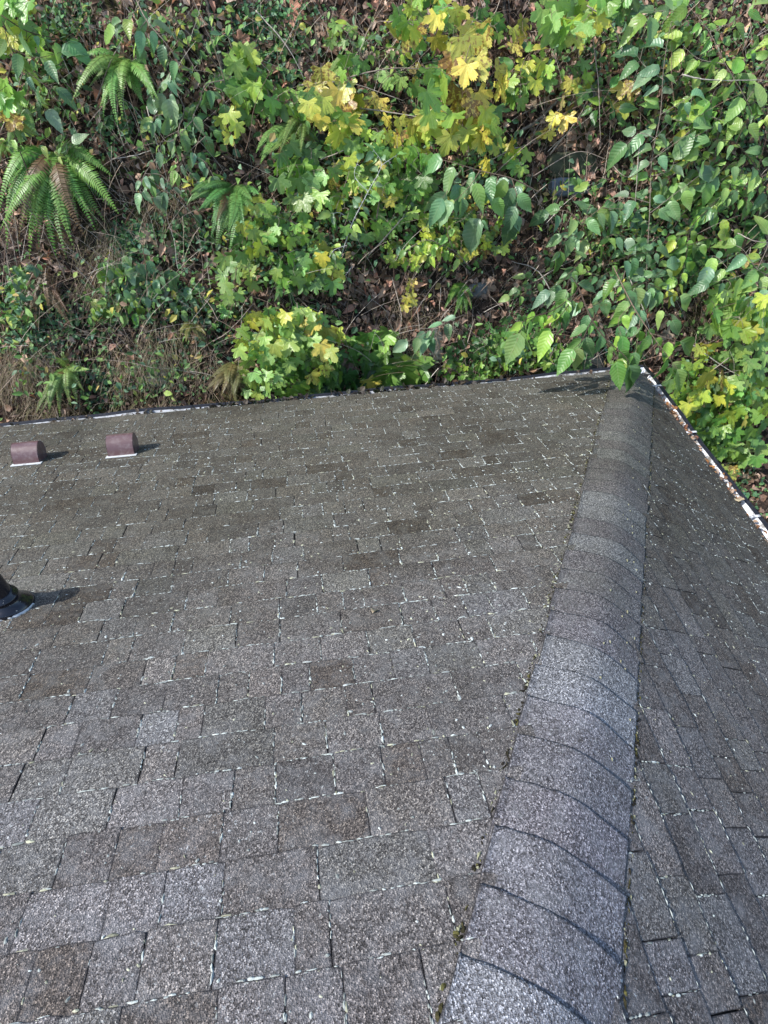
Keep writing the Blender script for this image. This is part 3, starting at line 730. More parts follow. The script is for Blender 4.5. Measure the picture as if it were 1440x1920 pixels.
# ------------------------------------------------------------------ lobed-leaf shrubs
shrub('maple_shrub', 'tall maple shrub with big yellow leaves turning brown at upper right centre', 'shrub', (880, 330),
      [(890, 160, 45, 60, 11, 'Y', 48, 66, .35, .8), (830, 185, 35, 45, 6, 'G', 48, 64, .4, .8), (850, 245, 60, 28, 9, 'Y', 44, 60, .3, .7), (895, 235, 40, 30, 6, 'YG', 44, 58, .3, .7), (930, 295, 30, 20, 3, 'YG', 38, 48, .2, .5)], 'maple', 'maple shrubs with yellowing lobed leaves')
shrub('maple_shrub', 'maple shrub with mixed yellow and green leaves left of the tall yellow one', 'shrub', (655, 330),
      [(625, 200, 40, 50, 10, 'Y', 42, 60, .3, .7), (650, 225, 30, 40, 5, 'YG', 42, 60, .3, .7), (545, 200, 50, 20, 6, 'G', 36, 48, .2, .5), (655, 125, 28, 16, 4, 'G', 28, 38, .2, .5), (735, 145, 25, 12, 2, 'LG', 30, 40, .2, .5), (700, 195, 14, 14, 2, 'Y', 36, 44, .2, .4)], 'maple', 'maple shrubs with yellowing lobed leaves')
shrub('maple_shrub', 'maple shrub with small yellow and green leaves at the top centre edge', 'shrub', (800, 100),
      [(800, 40, 50, 40, 10, 'YG', 32, 50, .3, .7), (860, 60, 40, 30, 7, 'Y', 30, 44, .3, .7), (650, 70, 30, 20, 4, 'LG', 24, 34, .2, .4), (765, 65, 25, 20, 3, 'Y', 34, 46, .3, .6), (905, 45, 30, 40, 6, 'G', 26, 36, .2, .5)], 'maple', 'maple shrubs with yellowing lobed leaves')
shrub('maple_shrub', 'dense tangle of green and yellow maple leaves around the silvery dry stalks', 'shrub', (700, 470),
      [(690, 300, 60, 50, 16, 'YG', 30, 46, .2, .6), (760, 340, 50, 45, 14, 'G', 34, 50, .2, .6), (640, 335, 30, 30, 8, 'Y', 26, 38, .2, .5), (690, 400, 65, 45, 15, 'YG', 30, 46, .2, .6), (760, 280, 45, 30, 9, 'YG', 28, 42, .2, .6), (870, 370, 25, 20, 4, 'Y', 24, 36, .2, .4), (730, 250, 30, 20, 5, 'Y', 26, 38, .3, .6), (700, 355, 30, 20, 7, 'G', 40, 54, .1, .3)], 'maple', 'maple shrubs with yellowing lobed leaves')
shrub('maple_shrub', 'shrub with bright green pointed leaves between the pale fern and the dark fern', 'shrub', (580, 400),
      [(560, 305, 30, 25, 5, 'G', 46, 60, .2, .5), (580, 360, 35, 28, 7, 'LG', 46, 62, .2, .5), (545, 335, 22, 20, 4, 'G', 40, 52, .2, .5)], 'maple', 'maple shrubs with yellowing lobed leaves')
shrub('maple_shrub', 'green maple shrub trailing down left of centre below the dark fern', 'shrub', (500, 470),
      [(480, 420, 30, 50, 9, 'YG', 34, 48, .2, .5), (440, 520, 30, 40, 7, 'LG', 34, 50, .2, .5), (540, 430, 35, 30, 7, 'G', 30, 44, .2, .5), (575, 470, 30, 30, 6, 'YG', 28, 40, .2, .5), (600, 515, 40, 30, 10, 'YG', 36, 50, .2, .5), (545, 510, 25, 20, 5, 'G', 34, 46, .2, .5), (430, 570, 15, 20, 3, 'G', 30, 40, .1, .3), (505, 440, 60, 50, 10, 'G', 26, 38, .05, .3)], 'maple', 'maple shrubs with yellowing lobed leaves')
shrub('maple_bush', 'rounded bright green bush with lobed leaves rising over the middle of the eave', 'bush', (570, 700),
      [(500, 625, 45, 35, 14, 'YG', 34, 50, .3, .6), (560, 640, 60, 45, 18, 'LG', 40, 58, .35, .7), (605, 630, 22, 26, 4, 'Y', 46, 62, .4, .7), (500, 680, 45, 40, 16, 'LG', 34, 50, .25, .6), (565, 700, 60, 40, 20, 'G', 36, 54, .2, .5), (525, 730, 60, 18, 12, 'LG', 34, 46, .15, .4), (605, 702, 16, 10, 2, 'Y', 40, 50, .5, .6), (630, 725, 40, 20, 9, 'DG', 40, 56, .1, .3), (550, 595, 50, 14, 8, 'YG', 30, 42, .2, .5), (660, 690, 30, 40, 8, 'DG', 40, 54, .1, .3)], 'lobed', None)
shrub('maple_sapling', 'small sapling with large glossy green leaves just beyond the middle of the eave', 'sapling', (755, 728),
      [(728, 708, 16, 12, 3, 'G', 66, 80, .1, .2), (768, 700, 18, 16, 3, 'G', 62, 78, .1, .2), (708, 655, 26, 22, 6, 'G', 40, 54, .1, .3), (690, 728, 10, 6, 1, 'Y', 34, 40, .1, .2)], 'lobed', None)
shrub('maple_shrub', 'yellow green maple shrub growing beside the right gutter', 'shrub', (1330, 800),
      [(1300, 720, 40, 30, 13, 'YG', 38, 54, .15, .45), (1340, 760, 45, 40, 18, 'YG', 40, 58, .15, .5), (1345, 715, 20, 14, 3, 'Y', 50, 62, .4, .6), (1310, 780, 35, 40, 13, 'G', 36, 50, .1, .4), (1400, 770, 40, 40, 12, 'YG', 40, 56, .15, .5), (1350, 830, 35, 25, 9, 'G', 40, 52, .1, .35), (1400, 720, 35, 25, 8, 'LG', 38, 52, .2, .5), (1270, 740, 14, 30, 5, 'G', 32, 44, .1, .3), (1355, 880, 20, 16, 3, 'Y', 30, 38, .05, .2), (1405, 850, 30, 25, 5, 'YG', 40, 52, .1, .3)], 'lobed', None)
shrub('maple_shrub', 'light green lobed shrub at the right edge above the gutter shrub', 'shrub', (1400, 620),
      [(1370, 570, 30, 30, 9, 'LG', 38, 52, .3, .6), (1415, 600, 30, 40, 11, 'YG', 38, 52, .3, .6), (1350, 620, 22, 16, 4, 'G', 40, 52, .3, .6), (1400, 660, 35, 25, 8, 'LG', 36, 50, .2, .5), (1335, 665, 25, 14, 4, 'YG', 32, 44, .2, .4)], 'lobed', None)
shrub('maple_shrub', 'maple branch with drooping green and yellow leaves hanging into the top right', 'shrub', (1085, 130),
      [(1050, 30, 30, 40, 8, 'LG', 46, 62, .4, .8), (1075, 60, 22, 26, 4, 'YG', 44, 56, .4, .8), (1100, 40, 20, 20, 3, 'YG', 44, 54, .4, .7), (1150, 15, 30, 22, 6, 'G', 40, 54, .4, .8), (1010, 135, 22, 26, 5, 'YG', 34, 46, .2, .5), (970, 70, 14, 20, 4, 'Y', 26, 36, .2, .4), (1090, 150, 12, 30, 4, 'YG', 30, 38, .2, .4)], 'maple', 'maple shrubs with yellowing lobed leaves')
shrub('maple_shrub', 'scattered yellow maple leaves on a thin stem above the stone ledge', 'shrub', (1045, 260),
      [(1050, 215, 14, 26, 4, 'Y', 34, 44, .2, .4), (1070, 165, 12, 10, 2, 'Y', 34, 40, .2, .4), (1025, 255, 10, 10, 2, 'Y', 26, 32, .1, .2), (1160, 205, 12, 10, 2, 'Y', 34, 42, .3, .5), (970, 175, 20, 20, 4, 'G', 34, 44, .2, .5), (970, 290, 20, 30, 4, 'YG', 30, 40, .2, .4), (1175, 165, 14, 12, 2, 'Y', 34, 40, .3, .5)], 'maple', 'maple shrubs with yellowing lobed leaves')
shrub('maple_shrub', 'yellow and green maple leaves at the left edge below the top left corner', 'shrub', (20, 240),
      [(15, 185, 20, 18, 3, 'G', 40, 50, .3, .6), (20, 220, 22, 10, 2, 'Y', 34, 44, .3, .6), (20, 10, 30, 18, 3, 'G', 44, 58, .3, .6), (45, 75, 30, 20, 5, 'YG', 34, 46, .2, .5), (60, 10, 10, 10, 1, 'Y', 26, 32, .2, .4)], 'maple', 'maple shrubs with yellowing lobed leaves')
shrub('maple_shrub', 'green maple leaves hanging right of the thin dark trunks at upper left', 'shrub', (470, 210),
      [(455, 115, 22, 16, 4, 'LG', 40, 50, .3, .6), (460, 165, 26, 20, 5, 'G', 46, 58, .3, .6), (430, 235, 18, 14, 3, 'Y', 32, 40, .3, .5), (420, 265, 10, 8, 1, 'Y', 30, 36, .2, .4), (455, 215, 16, 14, 3, 'YG', 32, 42, .2, .4), (480, 185, 14, 12, 2, 'YG', 34, 40, .2, .4)], 'maple', 'maple shrubs with yellowing lobed leaves')
shrub('maple_shrub', 'low maple leaves with brown edges on the shaded soil right of centre', 'shrub', (800, 530),
      [(830, 440, 60, 40, 14, 'YG', 26, 38, .15, .45), (870, 465, 40, 20, 6, 'Y', 26, 36, .1, .3), (765, 480, 40, 20, 8, 'YG', 26, 36, .15, .4), (765, 555, 12, 22, 5, 'Y', 22, 30, .1, .2), (800, 390, 50, 25, 9, 'G', 28, 40, .15, .4), (930, 440, 30, 30, 6, 'YG', 26, 36, .2, .4)], 'maple', 'maple shrubs with yellowing lobed leaves')
shrub('bramble', 'low dark green bramble with small leaves behind the right half of the eave', 'bramble', (960, 690),
      [(900, 660, 50, 22, 26, 'DG', 18, 28, .05, .3), (980, 660, 60, 30, 36, 'G', 20, 32, .05, .35), (1060, 680, 40, 22, 22, 'DG', 20, 30, .05, .3), (880, 700, 50, 14, 18, 'G', 18, 26, .05, .2), (960, 620, 50, 20, 16, 'DG', 20, 30, .1, .3)], 'lobed', None, stem_r=0.004)
shrub('bramble', 'glossy green leaflet bramble on the open soil left of centre', 'bramble', (250, 560),
      [(245, 510, 40, 16, 16, 'BG', 22, 34, .1, .3), (210, 515, 22, 12, 7, 'G', 22, 32, .1, .3), (250, 555, 40, 20, 18, 'BG', 20, 30, .05, .25), (310, 530, 22, 18, 9, 'BG', 24, 34, .1, .3), (190, 580, 14, 14, 5, 'LG', 20, 28, .1, .2), (345, 575, 16, 24, 7, 'BG', 22, 28, .05, .2), (235, 590, 40, 14, 8, 'G', 20, 28, .03, .15)], 'ovate', None, stem_r=0.004)

# ------------------------------------------------------------------ ovate-leaf saplings and sprays
OG = 'arching saplings with ovate leaves'
spray('sapling', 'arching pale twig with ovate leaves crossing the upper left of the bank', 'sapling',
      [[(253, -6, .5), (275, 38, .55), (312, 82, .55), (345, 125, .5), (400, 138, .45), (428, 165, .4)], [(312, 82, .55), (320, 130, .45), (305, 175, .4)], [(262, 15, .5), (235, 35, .5), (215, 50, .45)], [(275, 38, .55), (258, 62, .5), (262, 85, .45)], [(345, 125, .5), (322, 140, .45), (318, 185, .4)]], 'ovate', ('BG', 'BG', 'LG'), 30, 42, 24, OG, TWIG[2])
spray('sapling', 'round leaved sapling at the left edge of the bank', 'sapling',
      [[(-10, 20, .45), (50, 58, .5), (105, 72, .5), (128, 82, .5)], [(5, 40, .45), (20, 90, .45), (45, 130, .45), (62, 170, .4), (90, 205, .4)], [(20, 90, .45), (65, 108, .5), (115, 98, .5)], [(45, 130, .45), (85, 160, .5), (105, 165, .5)], [(0, 210, .3), (35, 240, .35), (85, 270, .35), (118, 292, .4), (135, 268, .4)], [(62, 170, .4), (30, 230, .35), (28, 262, .3)]], 'ovate', ('BG', 'M', 'LG'), 28, 42, 26, OG)
spray('sapling', 'sapling with drooping ovate leaves right of the upper left fern', 'sapling',
      [[(420, 150, .45), (385, 160, .45), (375, 190, .4), (362, 225, .4), (385, 255, .4)], [(385, 160, .45), (415, 170, .45), (420, 195, .4)], [(362, 225, .4), (320, 265, .35), (300, 250, .35), (290, 215, .35)], [(385, 255, .4), (345, 300, .3), (370, 340, .3)]], 'ovate', ('BG', 'M'), 28, 38, 24, OG)
spray('sapling', 'small ovate leaved twig over the bare soil between the two left ferns', 'sapling',
      [[(300, 290, .25), (272, 325, .3), (262, 362, .3)], [(272, 325, .3), (305, 330, .3), (308, 360, .3)], [(272, 340, .3), (290, 368, .3)], [(305, 330, .3), (340, 370, .25), (365, 395, .2), (380, 390, .2)]], 'ovate', ('BG',), 22, 32, 20, OG, TWIG[2])
spray('sapling', 'trailing leafy twig at the left edge below the largest fern', 'sapling',
      [[(12, 480, .2), (20, 520, .25), (30, 555, .25), (20, 590, .2)], [(20, 520, .25), (48, 505, .25)], [(30, 545, .25), (42, 580, .2)]], 'ovate', ('LG', 'BG'), 24, 34, 16, OG)
spray('sapling', 'cluster of large blue green leaves hanging in the middle of the bank', 'sapling',
      [[(1010, 360, .6), (960, 335, .7), (900, 320, .75), (850, 305, .75), (830, 300, .7)], [(900, 320, .75), (880, 350, .8), (850, 380, .75)], [(935, 330, .7), (920, 375, .75), (900, 410, .7)], [(960, 335, .7), (970, 375, .7), (960, 410, .65)], [(870, 310, .7), (845, 350, .7), (830, 372, .7)]], 'ovate', ('BG', 'BG', 'M'), 48, 66, 30, OG, None, 0.006, tipdown=1.0)
spray('sapling', 'slender sapling with silvery stem and serrated leaves right of the stone ledge', 'sapling',
      [[(1212, 640, .1), (1212, 520, .4), (1218, 400, .55), (1222, 300, .6), (1238, 215, .65), (1245, 120, .65), (1262, 20, .6)], [(1222, 300, .6), (1270, 265, .65), (1300, 240, .6)], [(1230, 260, .6), (1200, 250, .6), (1175, 270, .55)], [(1238, 215, .65), (1280, 190, .7), (1295, 180, .7)], [(1218, 400, .55), (1270, 360, .6), (1310, 330, .6)], [(1218, 380, .55), (1170, 370, .5), (1140, 390, .5)], [(1245, 150, .65), (1210, 125, .6), (1195, 105, .6)], [(1222, 330, .6), (1255, 320, .6), (1265, 300, .6)]], 'ovate', ('M', 'BG'), 34, 48, 25, OG, TWIG[2])
spray('sapling', 'leafy sapling filling the top right corner of the bank', 'sapling',
      [[(1425, 260, .3), (1400, 190, .5), (1360, 120, .6), (1330, 60, .6), (1290, 10, .6)], [(1400, 190, .5), (1440, 120, .6), (1450, 60, .6)], [(1360, 120, .6), (1310, 110, .6), (1275, 80, .6)], [(1330, 60, .6), (1375, 40, .6), (1410, 10, .6)], [(1380, 150, .55), (1345, 165, .55), (1330, 195, .5)], [(1420, 240, .4), (1370, 230, .5), (1320, 215, .5)], [(1290, 30, .6), (1240, 20, .6), (1210, 30, .6)], [(1400, 100, .6), (1430, 80, .6)]], 'ovate', ('M', 'LG', 'G'), 32, 48, 22, OG)
spray('sapling', 'small leaved vine between the top right saplings', 'vine',
      [[(1340, 300, .2), (1350, 220, .3), (1370, 160, .35), (1400, 110, .4)], [(1350, 220, .3), (1390, 200, .35), (1420, 190, .35)], [(1350, 240, .3), (1310, 170, .4), (1300, 130, .4)], [(1365, 170, .35), (1340, 130, .4)], [(1340, 60, .4), (1310, 45, .4), (1290, 60, .4)]], 'small', ('G', 'LG'), 16, 26, 12)
spray('sapling', 'sapling with broad mid green leaves at the right edge halfway up the bank', 'sapling',
      [[(1450, 400, .2), (1420, 320, .5), (1380, 270, .6), (1330, 260, .65)], [(1420, 320, .5), (1440, 240, .6), (1430, 200, .6)], [(1400, 295, .55), (1360, 310, .6), (1310, 290, .6)], [(1435, 360, .4), (1390, 350, .5), (1350, 345, .5)], [(1380, 270, .6), (1400, 230, .6), (1440, 210, .6)], [(1390, 350, .5), (1350, 380, .5), (1335, 390, .5)], [(1360, 310, .6), (1330, 340, .55), (1290, 350, .55)]], 'ovate', ('M', 'LG'), 32, 46, 22, OG)
spray('sapling', 'sapling with narrow bright green leaflets on a dark drooping stem', 'sapling',
      [[(1400, 300, .3), (1370, 350, .45), (1330, 390, .5), (1295, 430, .5), (1285, 490, .5), (1265, 545, .45)], [(1370, 350, .45), (1395, 370, .45), (1400, 380, .4)], [(1330, 390, .5), (1360, 410, .45), (1380, 440, .45)], [(1295, 430, .5), (1265, 450, .5)], [(1290, 460, .5), (1320, 450, .5), (1345, 440, .5)]], 'ovate', ('G', 'YG', 'G'), 26, 38, 16, OG, TWIG[3])
spray('sapling', 'dense ovate leaved sapling below the stone ledge', 'sapling',
      [[(1110, 470, .3), (1090, 420, .5), (1060, 395, .55), (1030, 400, .5)], [(1090, 420, .5), (1130, 390, .55), (1160, 400, .5)], [(1100, 450, .4), (1060, 440, .5), (1050, 470, .45)], [(1110, 460, .4), (1150, 440, .5), (1190, 450, .5)], [(1090, 420, .5), (1110, 375, .55), (1100, 355, .5)], [(1130, 390, .55), (1175, 395, .5), (1200, 420, .5)]], 'ovate', ('BG', 'M'), 34, 50, 21, OG)
spray('hanging_branch', 'leafy branch drooping over the far corner of the roof', 'branch',
      [[(1085, 540, 1.65), (1110, 600, 1.80), (1142, 645, 1.90), (1156, 678, 1.95)], [(1085, 540, 1.65), (1060, 580, 1.75), (1030, 620, 1.80)], [(1085, 545, 1.65), (1040, 580, 1.75), (985, 600, 1.75), (975, 625, 1.75)], [(1110, 600, 1.80), (1090, 640, 1.85), (1075, 655, 1.85)], [(1140, 640, 1.90), (1172, 668, 1.95), (1180, 685, 1.95)], [(1085, 540, 1.65), (1070, 520, 1.65), (1060, 560, 1.70)]], 'ovate', ('G', 'M', 'G'), 48, 64, 26, None, TWIG[3], 0.007, tipdown=1.1)
spray('hanging_branch', 'thin twig with serrated leaves reaching over the right gutter corner', 'branch',
      [[(1150, 500, 1.05), (1185, 570, 1.55), (1220, 625, 1.70), (1250, 665, 1.75), (1270, 692, 1.75)], [(1220, 625, 1.70), (1255, 635, 1.70), (1275, 640, 1.70)], [(1185, 570, 1.55), (1160, 600, 1.60), (1165, 630, 1.65)], [(1200, 600, 1.60), (1195, 640, 1.65), (1192, 660, 1.65)]], 'ovate', ('M', 'G'), 36, 54, 24, None, TWIG[1], tipdown=1.0)
spray('sapling', 'wide low sapling with dull green leaves above the far roof corner', 'sapling',
      [[(1100, 560, .3), (1150, 540, .6), (1210, 530, .65), (1250, 500, .6)], [(1150, 540, .6), (1130, 500, .65), (1090, 490, .6), (1050, 535, .55)], [(1210, 530, .65), (1240, 570, .6), (1260, 600, .6)], [(1180, 535, .65), (1200, 570, .65), (1190, 590, .65)], [(1130, 500, .65), (1180, 480, .65), (1230, 470, .6)], [(1150, 540, .6), (1120, 570, .6), (1090, 575, .55)], [(1090, 490, .6), (1050, 530, .6), (1030, 545, .6)], [(1210, 530, .65), (1250, 545, .65), (1275, 555, .6)]], 'ovate', ('M', 'BG'), 32, 46, 22, OG)
spray('sapling', 'sapling with pale ovate leaves at the right edge above the lobed shrub', 'sapling',
      [[(1450, 520, .3), (1420, 505, .5), (1395, 470, .55), (1380, 460, .5)], [(1420, 505, .5), (1440, 460, .5), (1440, 440, .5)], [(1420, 500, .5), (1380, 520, .5), (1330, 530, .5)], [(1380, 520, .5), (1340, 480, .5), (1330, 500, .5)], [(1450, 540, .4), (1420, 540, .5), (1410, 555, .5)]], 'ovate', ('BG', 'LG'), 36, 48, 26, OG, TWIG[2])
spray('sapling', 'pale leaves strung along a long thin twig right of the dead soil patch', 'sapling',
      [[(870, 590, .15), (835, 605, .3), (800, 622, .4), (765, 640, .4)], [(815, 614, .3), (802, 635, .35)]], 'ovate', ('BG',), 30, 44, 34, OG, TWIG[2])
spray('sapling', 'twig with small paired leaves on the bare soil left of the dense sapling', 'sapling',
      [[(1050, 500, .2), (1000, 530, .3), (970, 540, .3)], [(1000, 530, .3), (985, 520, .3)], [(1050, 490, .2), (990, 545, .3), (955, 555, .3)]], 'ovate', ('M',), 20, 28, 20, OG, TWIG[1])
spray('willow_sprig', 'silvery narrow leaved sprig tangled in the middle maple shrub', 'sprig',
      [[(640, 480, .3), (660, 420, .5), (690, 360, .6), (715, 310, .6), (700, 280, .6)], [(660, 420, .5), (640, 400, .5), (620, 400, .5)], [(690, 360, .6), (665, 330, .6), (672, 300, .6)], [(660, 500, .3), (645, 520, .4)], [(650, 460, .4), (625, 470, .45), (615, 490, .45)], [(715, 310, .6), (745, 290, .6)]], 'small', ('BG', 'LG'), 16, 28, 12, None, (0.42, 0.42, 0.40, 1))
spray('sapling', 'sapling with medium green leaves between the top centre maples and the right saplings', 'sapling',
      [[(990, 190, .2), (975, 150, .4), (985, 110, .45), (1000, 95, .45)], [(975, 150, .4), (960, 130, .4)]], 'small', ('G', 'YG', 'Y'), 18, 30, 13, OG)
spray('sapling', 'little sprig of narrow green leaves right of the short mossy trunk', 'sapling',
      [[(1150, 240, .3), (1130, 200, .4), (1145, 165, .45)], [(1130, 200, .4), (1110, 205, .4)], [(1138, 215, .35), (1160, 205, .4)]], 'small', ('G', 'DG', 'G'), 18, 30, 13, OG)
spray('sapling', 'light green creeping sprig across the middle right of the maple tangle', 'sapling',
      [[(880, 500, .3), (850, 470, .4), (800, 450, .5), (760, 470, .5)], [(850, 470, .4), (840, 430, .5), (870, 410, .5)], [(830, 460, .45), (800, 480, .45)], [(900, 440, .4), (940, 410, .45), (960, 420, .4)], [(870, 410, .5), (900, 380, .5)]], 'small', ('LG', 'YG'), 18, 30, 13, OG)

spray('sapling', 'twiggy sapling with small pale leaves between the slender sapling and the far roof corner', 'sapling',
      [[(1160, 600, .2), (1165, 540, .35), (1180, 480, .4), (1195, 430, .45)], [(1165, 540, .35), (1130, 520, .4), (1100, 510, .4)], [(1180, 480, .4), (1215, 460, .45), (1240, 440, .45)], [(1172, 510, .38), (1210, 510, .4), (1235, 500, .4)], [(1163, 560, .3), (1200, 560, .4), (1225, 545, .4)], [(1180, 480, .4), (1150, 450, .4), (1140, 425, .4)]], 'ovate', ('LG', 'BG', 'M'), 18, 30, 13, OG, TWIG[2])
spray('sapling', 'small leaved sapling climbing between the broad leaved saplings at the right', 'sapling',
      [[(1330, 430, .2), (1325, 360, .4), (1300, 300, .45), (1290, 230, .5), (1300, 170, .5)], [(1325, 360, .4), (1365, 330, .45), (1400, 330, .45)], [(1300, 300, .45), (1260, 330, .5), (1240, 350, .5)], [(1295, 260, .45), (1335, 240, .5), (1360, 225, .5)], [(1290, 230, .5), (1255, 220, .5), (1235, 200, .5)]], 'ovate', ('G', 'LG', 'YG'), 20, 32, 14, OG)
spray('sapling', 'loose small leaved twig hanging over the bare soil right of the upper left fern', 'sapling',
      [[(330, 170, .3), (345, 205, .35), (335, 245, .35), (345, 290, .3), (330, 320, .3)], [(345, 205, .35), (375, 225, .35), (400, 245, .35)], [(335, 245, .35), (305, 262, .3), (300, 285, .3)], [(345, 290, .3), (380, 300, .3), (400, 330, .3)], [(340, 220, .35), (300, 215, .35), (285, 225, .35)]], 'ovate', ('BG', 'M', 'LG'), 20, 32, 17, OG, TWIG[2])
spray('sapling', 'low sprig of light green leaves just below the top edge left of the yellow maples', 'sapling',
      [[(690, 110, .15), (700, 70, .3), (730, 40, .3)], [(700, 70, .3), (670, 60, .3), (650, 45, .3)], [(700, 90, .2), (735, 90, .3), (760, 100, .3)]], 'small', ('LG', 'G', 'YG'), 16, 26, 13, OG)

# ------------------------------------------------------------------ trunks, twigs, stones
def stick(name, label, cat, pts, r0, r1, col, group=None, sides=6):
    P = smooth_path([at(x, y, dd) for x, y, dd in pts], 6)
    P = [p+rv(r0*0.4) for p in P]
    mb = MB(); mb.tube(P, r0, r1, sides, col); o = mb.build(name, M_WOOD, None, True, loc=P[0]); tag(o, label, cat, group); return o
stick('trunk', 'thin dark trunk leaning through the upper left of the bank', 'trunk', [(432, 185, 0), (415, 115, .08), (398, 50, .08), (385, -10, .06)], .020, .016, (0.06, 0.055, 0.045, 1))
stick('trunk', 'thinner dark trunk right of the leaning upper left one', 'trunk', [(444, 140, 0), (438, 70, .06), (428, 0, .05), (426, -15, .05)], .013, .011, (0.06, 0.055, 0.045, 1))
stick('trunk', 'short mossy dark trunk near the top right behind hanging leaves', 'trunk', [(1100, 170, 0), (1088, 120, .05), (1084, 70, .05), (1082, 20, .02)], .034, .030, (0.05, 0.045, 0.03, 1))
stick('trunk', 'dark stem at the top edge right of the yellow maple', 'trunk', [(955, 75, 0), (948, 35, .05), (943, -12, .05)], .016, .015, (0.06, 0.05, 0.04, 1))
stick('fallen_branch', 'grey fallen branch slanting across the litter above the stone ledge', 'branch', [(965, 252, .06), (1000, 232, .08), (1035, 200, .08), (1062, 168, .05)], .017, .009, (0.20, 0.17, 0.14, 1))
stick('fallen_branch', 'grey forked branch standing by the stone ledge', 'branch', [(1095, 215, .03), (1112, 180, .08), (1105, 165, .08)], .014, .008, (0.18, 0.16, 0.14, 1))
tw = [[(1110, 60, .5), (1122, 160, .5), (1126, 270, .4)], [(1100, 10, .6), (1150, 50, .6), (1180, 150, .5)], [(560, 160, .3), (650, 155, .4), (760, 190, .4)], [(640, 150, .3), (720, 130, .4), (840, 128, .4)],
      [(210, 298, .1), (250, 292, .15), (285, 282, .15)], [(275, 200, .2), (295, 270, .2), (320, 360, .1)], [(400, 640, .15), (430, 620, .25), (475, 570, .3)], [(690, 480, .3), (745, 420, .4), (760, 400, .4)],
      [(600, 300, .3), (660, 270, .4), (640, 230, .4)], [(1000, 330, .3), (1080, 285, .3), (1140, 300, .3)], [(1030, 290, .2), (1085, 220, .3), (1110, 160, .3)], [(1140, 300, .2), (1170, 330, .3), (1200, 330, .3)],
      [(0, 400, .3), (20, 440, .35), (32, 500, .3)], [(0, 250, .3), (30, 180, .4), (45, 120, .4)], [(1290, 640, .3), (1360, 690, .3), (1420, 720, .3)], [(1300, 720, .3), (1380, 660, .35), (1440, 600, .3)],
      [(1180, 520, .4), (1210, 590, .5), (1225, 650, .5)], [(920, 300, .3), (960, 280, .35), (980, 275, .3)], [(480, 20, .3), (540, 90, .3), (580, 170, .2)], [(1200, 250, .6), (1195, 320, .6), (1190, 400, .5)],
      [(870, 60, .3), (880, 110, .4), (895, 170, .4)], [(660, 200, .3), (760, 215, .4), (800, 225, .4)], [(735, 520, .1), (752, 590, .2), (745, 640, .15)], [(780, 560, .1), (790, 640, .15), (800, 690, .1)],
      [(180, 190, .2), (210, 110, .3), (240, 60, .3)], [(1370, 430, .4), (1410, 450, .5), (1440, 455, .5)], [(1050, 580, .2), (1010, 510, .3), (960, 490, .2)], [(1280, 140, .6), (1330, 150, .6), (1440, 150, .6)]]
TL = ['bare twig hanging straight down left of the slender silvery sapling', 'bare twig arching down from the top right maple branch', 'bare twig crossing between the left maples', 'bare twig above the mixed maple shrub', 'short pale twig lying above the largest fern',
      'bare twig hanging down right of the upper left fern', 'brown twig arching over the soil left of the bright bush', 'bare twig slanting under the maple tangle', 'bent twig by the pale fern', 'bare twig arched over the blue grey stone slab', 'bare twig slanting up right of the mossy stone',
      'bare twig right of the stone slab', 'bare twig over the left edge of the largest fern', 'bare twig among the round leaves at the left edge', 'long twig slanting down above the right gutter shrub', 'long twig slanting up across the right gutter shrub', 'bare twig behind the branch over the roof corner',
      'short twig above the large blue green leaves', 'thin pale twig slanting down from the top left of centre', 'pale hanging stalk beside the slender sapling stem', 'bare twig among the top centre yellow leaves', 'bare twig running right from the mixed maple shrub', 'dangling root like twig right of the bright bush', 'dangling twig above the glossy sapling at the eave',
      'bare twig leaning over the upper left fern', 'bare twig at the right edge below the fern', 'bare twig from the dead soil patch to the low sapling', 'level bare twig at the right edge near the top']
for ti, p in enumerate(tw):
    stick('bare_twig', TL[ti], 'twig', p, rnd(.0045, .0072), .0024, random.choice(((0.33, 0.28, 0.23, 1), (0.26, 0.21, 0.17, 1), (0.40, 0.36, 0.31, 1))), 'bare twigs among the leaves', 5)

def rock(label, px, py, w, h, d_, col):
    mb = MB(); c = at(px, py, 0.0); n = hnorm(c.x, c.y); sx = w/FPX*(c-CAM).length/2; sz = h/FPX*(c-CAM).length/2
    X = Vector((1, 0, 0)); Z = (UPV-n*UPV.dot(n)).normalized(); vs = []; fs = []; a, b = 12, 7
    for i in range(b+1):
        th = math.pi*i/b
        for j in range(a):
            ph = 2*math.pi*j/a; q = lambda u: math.copysign(abs(u)**(0.34 if 'slab' in label else 0.62), u)
            v = X*(sx*q(math.sin(th))*q(math.cos(ph)))+n*(d_*q(math.sin(th))*q(math.sin(ph)))+Z*(sz*q(math.cos(th)))
            vs.append(v*(1+0.13*noise.noise(v*7+c))+X*0)
    for i in range(b):
        for j in range(a): fs.append((i*a+j, i*a+(j+1) % a, (i+1)*a+(j+1) % a, (i+1)*a+j))
    mb.add(vs, fs, col); o = link('rock', mb.mesh('rock', M_ROCK), None, c); tag(o, label, 'rock')
rock('flat blue grey stone slab set in the bank below the litter ledge', 1066, 352, 64, 26, .10, (0.10, 0.125, 0.155, 1))
rock('dark mossy block of stone just above the blue grey slab', 1070, 312, 80, 36, .10, (0.05, 0.055, 0.03, 1))
rock('grey weathered upright stone in the gap beyond the middle of the eave', 818, 648, 26, 62, .07, (0.085, 0.095, 0.08, 1))
rock('pale stone face showing through dry grass above the left gutter', 300, 705, 46, 36, .05, (0.24, 0.27, 0.22, 1))
rock('dark stone in the shade right of the pale fern', 605, 268, 34, 26, .07, (0.07, 0.075, 0.08, 1))
rock('dark stone under the drooping branch at the far roof corner', 1105, 685, 50, 40, .08, (0.035, 0.04, 0.035, 1))
